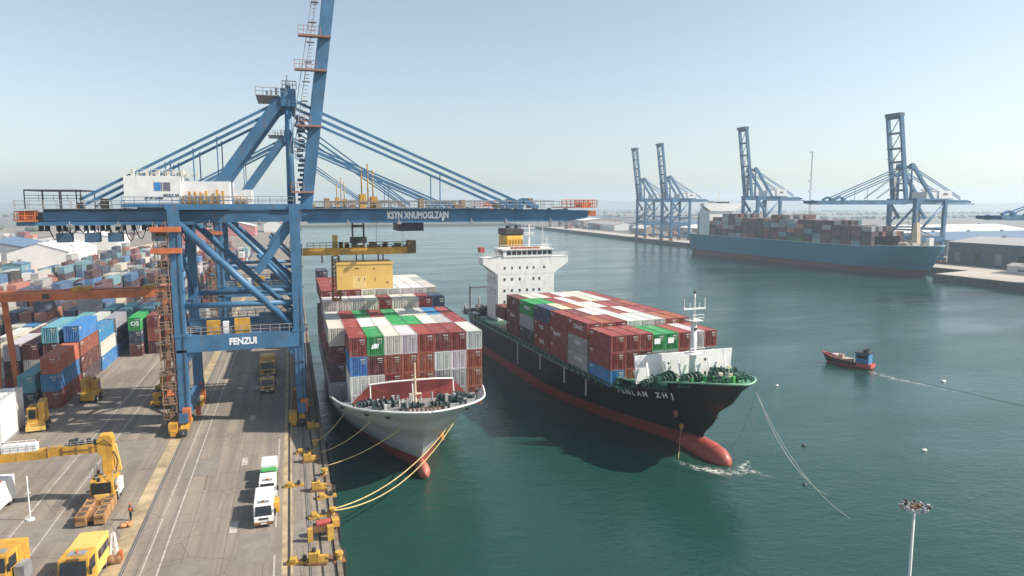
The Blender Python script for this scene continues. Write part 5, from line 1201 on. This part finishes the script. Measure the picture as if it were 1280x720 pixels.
for i, (x,y,wd_,ln,h) in enumerate(((420,620,40,60,8),(470,720,60,80,9),(400,820,30,90,7),(440,960,60,70,9),(560,900,90,60,10),(640,700,80,50,9),(380,690,16,30,6),(520,1100,120,80,9))):
    shed('warehouse', x-wd_/2,x+wd_/2,y-ln/2,y+ln/2,h,3,[BRICK,SHEDG,SHEDW][i%3],[ROOFG,SHEDW,ROOFB][(i+1)%3],'%s shed on far-quay land, %s nearest of the hazy group' % (['tan','grey','white'][i%3], ['first','second','third','fourth','fifth','sixth','seventh','eighth'][i]))
# tan road behind the yard
structure(MB().add([(-135,330,.02),(-108,330,.02),(-96,640,.02),(-112,640,.02)], [(0,1,2,3)]).build('yard_road', tan_mat('tan_road', (.42,.34,.26), (.5,.41,.32))))
def lamp_post(loc, h, label, group):
    r = empty('lamp_post', loc, label, 'lamp post', group); m = MB(); m.cyl(0,0,0,h,.28,8,.14); m.build('post', GREY if h < 60 else paint('mast_grey',(.45,.46,.47),.5,.1), r); m = MB(); m.cyl(0,0,h,h+.5,1.1,10); m.box(-1.6,1.6,-.3,.3,h-.3,h); m.build('lamp_head', WHITE, r)
lamp_post((-262,600,0),34,'tall white lamp post at the left edge of the horizon','lamp posts'); lamp_post((-236,590,0),33,'second tall white lamp post right of the first, left horizon','lamp posts')
for i,(x,y,h) in enumerate(((366,330,22),(372,470,24),(378,640,24),(392,800,24),(410,940,24),(330,900,20))): lamp_post((x,y,0),h,'lamp post on the far quay, %s from the right' % ['first','second','third','fourth','fifth','sixth'][i],'far quay lamp posts')
for i,(x,y,h) in enumerate(((-116,470,12),(-111,520,12),(-106,400,12),(-60,420,20),(-85,520,20))): lamp_post((x,y,0),h,'lamp post behind the container yard, %s from the viewer' % ['second','fourth','first','third','fifth'][i],'yard lamp posts')
rm = empty('radio_mast', (372,423,0), 'tall thin lattice radio mast behind the teal ship', 'mast'); m = MB()
for a in range(3): q = 2*math.pi*a/3; m.tube((.8*math.cos(q),.8*math.sin(q),0),(.35*math.cos(q),.35*math.sin(q),72),.12,5)
for k in range(36):
    z = k*2; a = 2*math.pi*(k%3)/3; a2 = 2*math.pi*((k+1)%3)/3; rr = .8-.45*z/72; m.tube((rr*math.cos(a),rr*math.sin(a),z),(rr*math.cos(a2),rr*math.sin(a2),z+2),.07,4)
m.build('lattice', GREY, rm); m = MB()
for z in (42,50,71): m.box(-1.6,1.6,-1,1,z,z+.8)
m.build('mast_platform', WHITE, rm)
# far tree clumps as a hazy mass
tf = MB()
for k in range(900):
    x = rnd.uniform(450,2400); y = (1050,1500,2100,2900)[k%4] + rnd.gauss(0,35) + x*.12; s = rnd.uniform(2.5,6)
    tf.ball((x,y,s*.6), s*rnd.uniform(.8,1.6), s, s*rnd.uniform(.5,.9), 6, 4)
for k in range(160):
    x = rnd.uniform(-1200,-250); y = rnd.uniform(900,2600); s = rnd.uniform(3,7); tf.ball((x,y,s*.5), s*1.4, s, s*.7, 6, 4)
tag(tf.build('far_trees', paint('far_foliage',(.07,.085,.05),.9,.4,scale=.05)), 'low hazy belt of trees near the horizon beyond the port', 'trees', None, 'stuff')

# ------------------------------------------------------------------ haze
hz = bpy.data.materials.new('haze_air'); hz.use_nodes = True; n = hz.node_tree.nodes; n.clear(); out = n.new('ShaderNodeOutputMaterial'); pv = n.new('ShaderNodeVolumePrincipled')
pv.inputs['Color'].default_value = (.72,.86,.98,1); pv.inputs['Density'].default_value = HAZE; pv.inputs['Anisotropy'].default_value = .25
hz.node_tree.links.new(pv.outputs[0], out.inputs['Volume'])
tag(MB().box(-5980,5980,-5980,5980,-10.5,112).build('haze', hz), 'pale blue harbour haze over the whole port', 'haze', None, 'stuff')
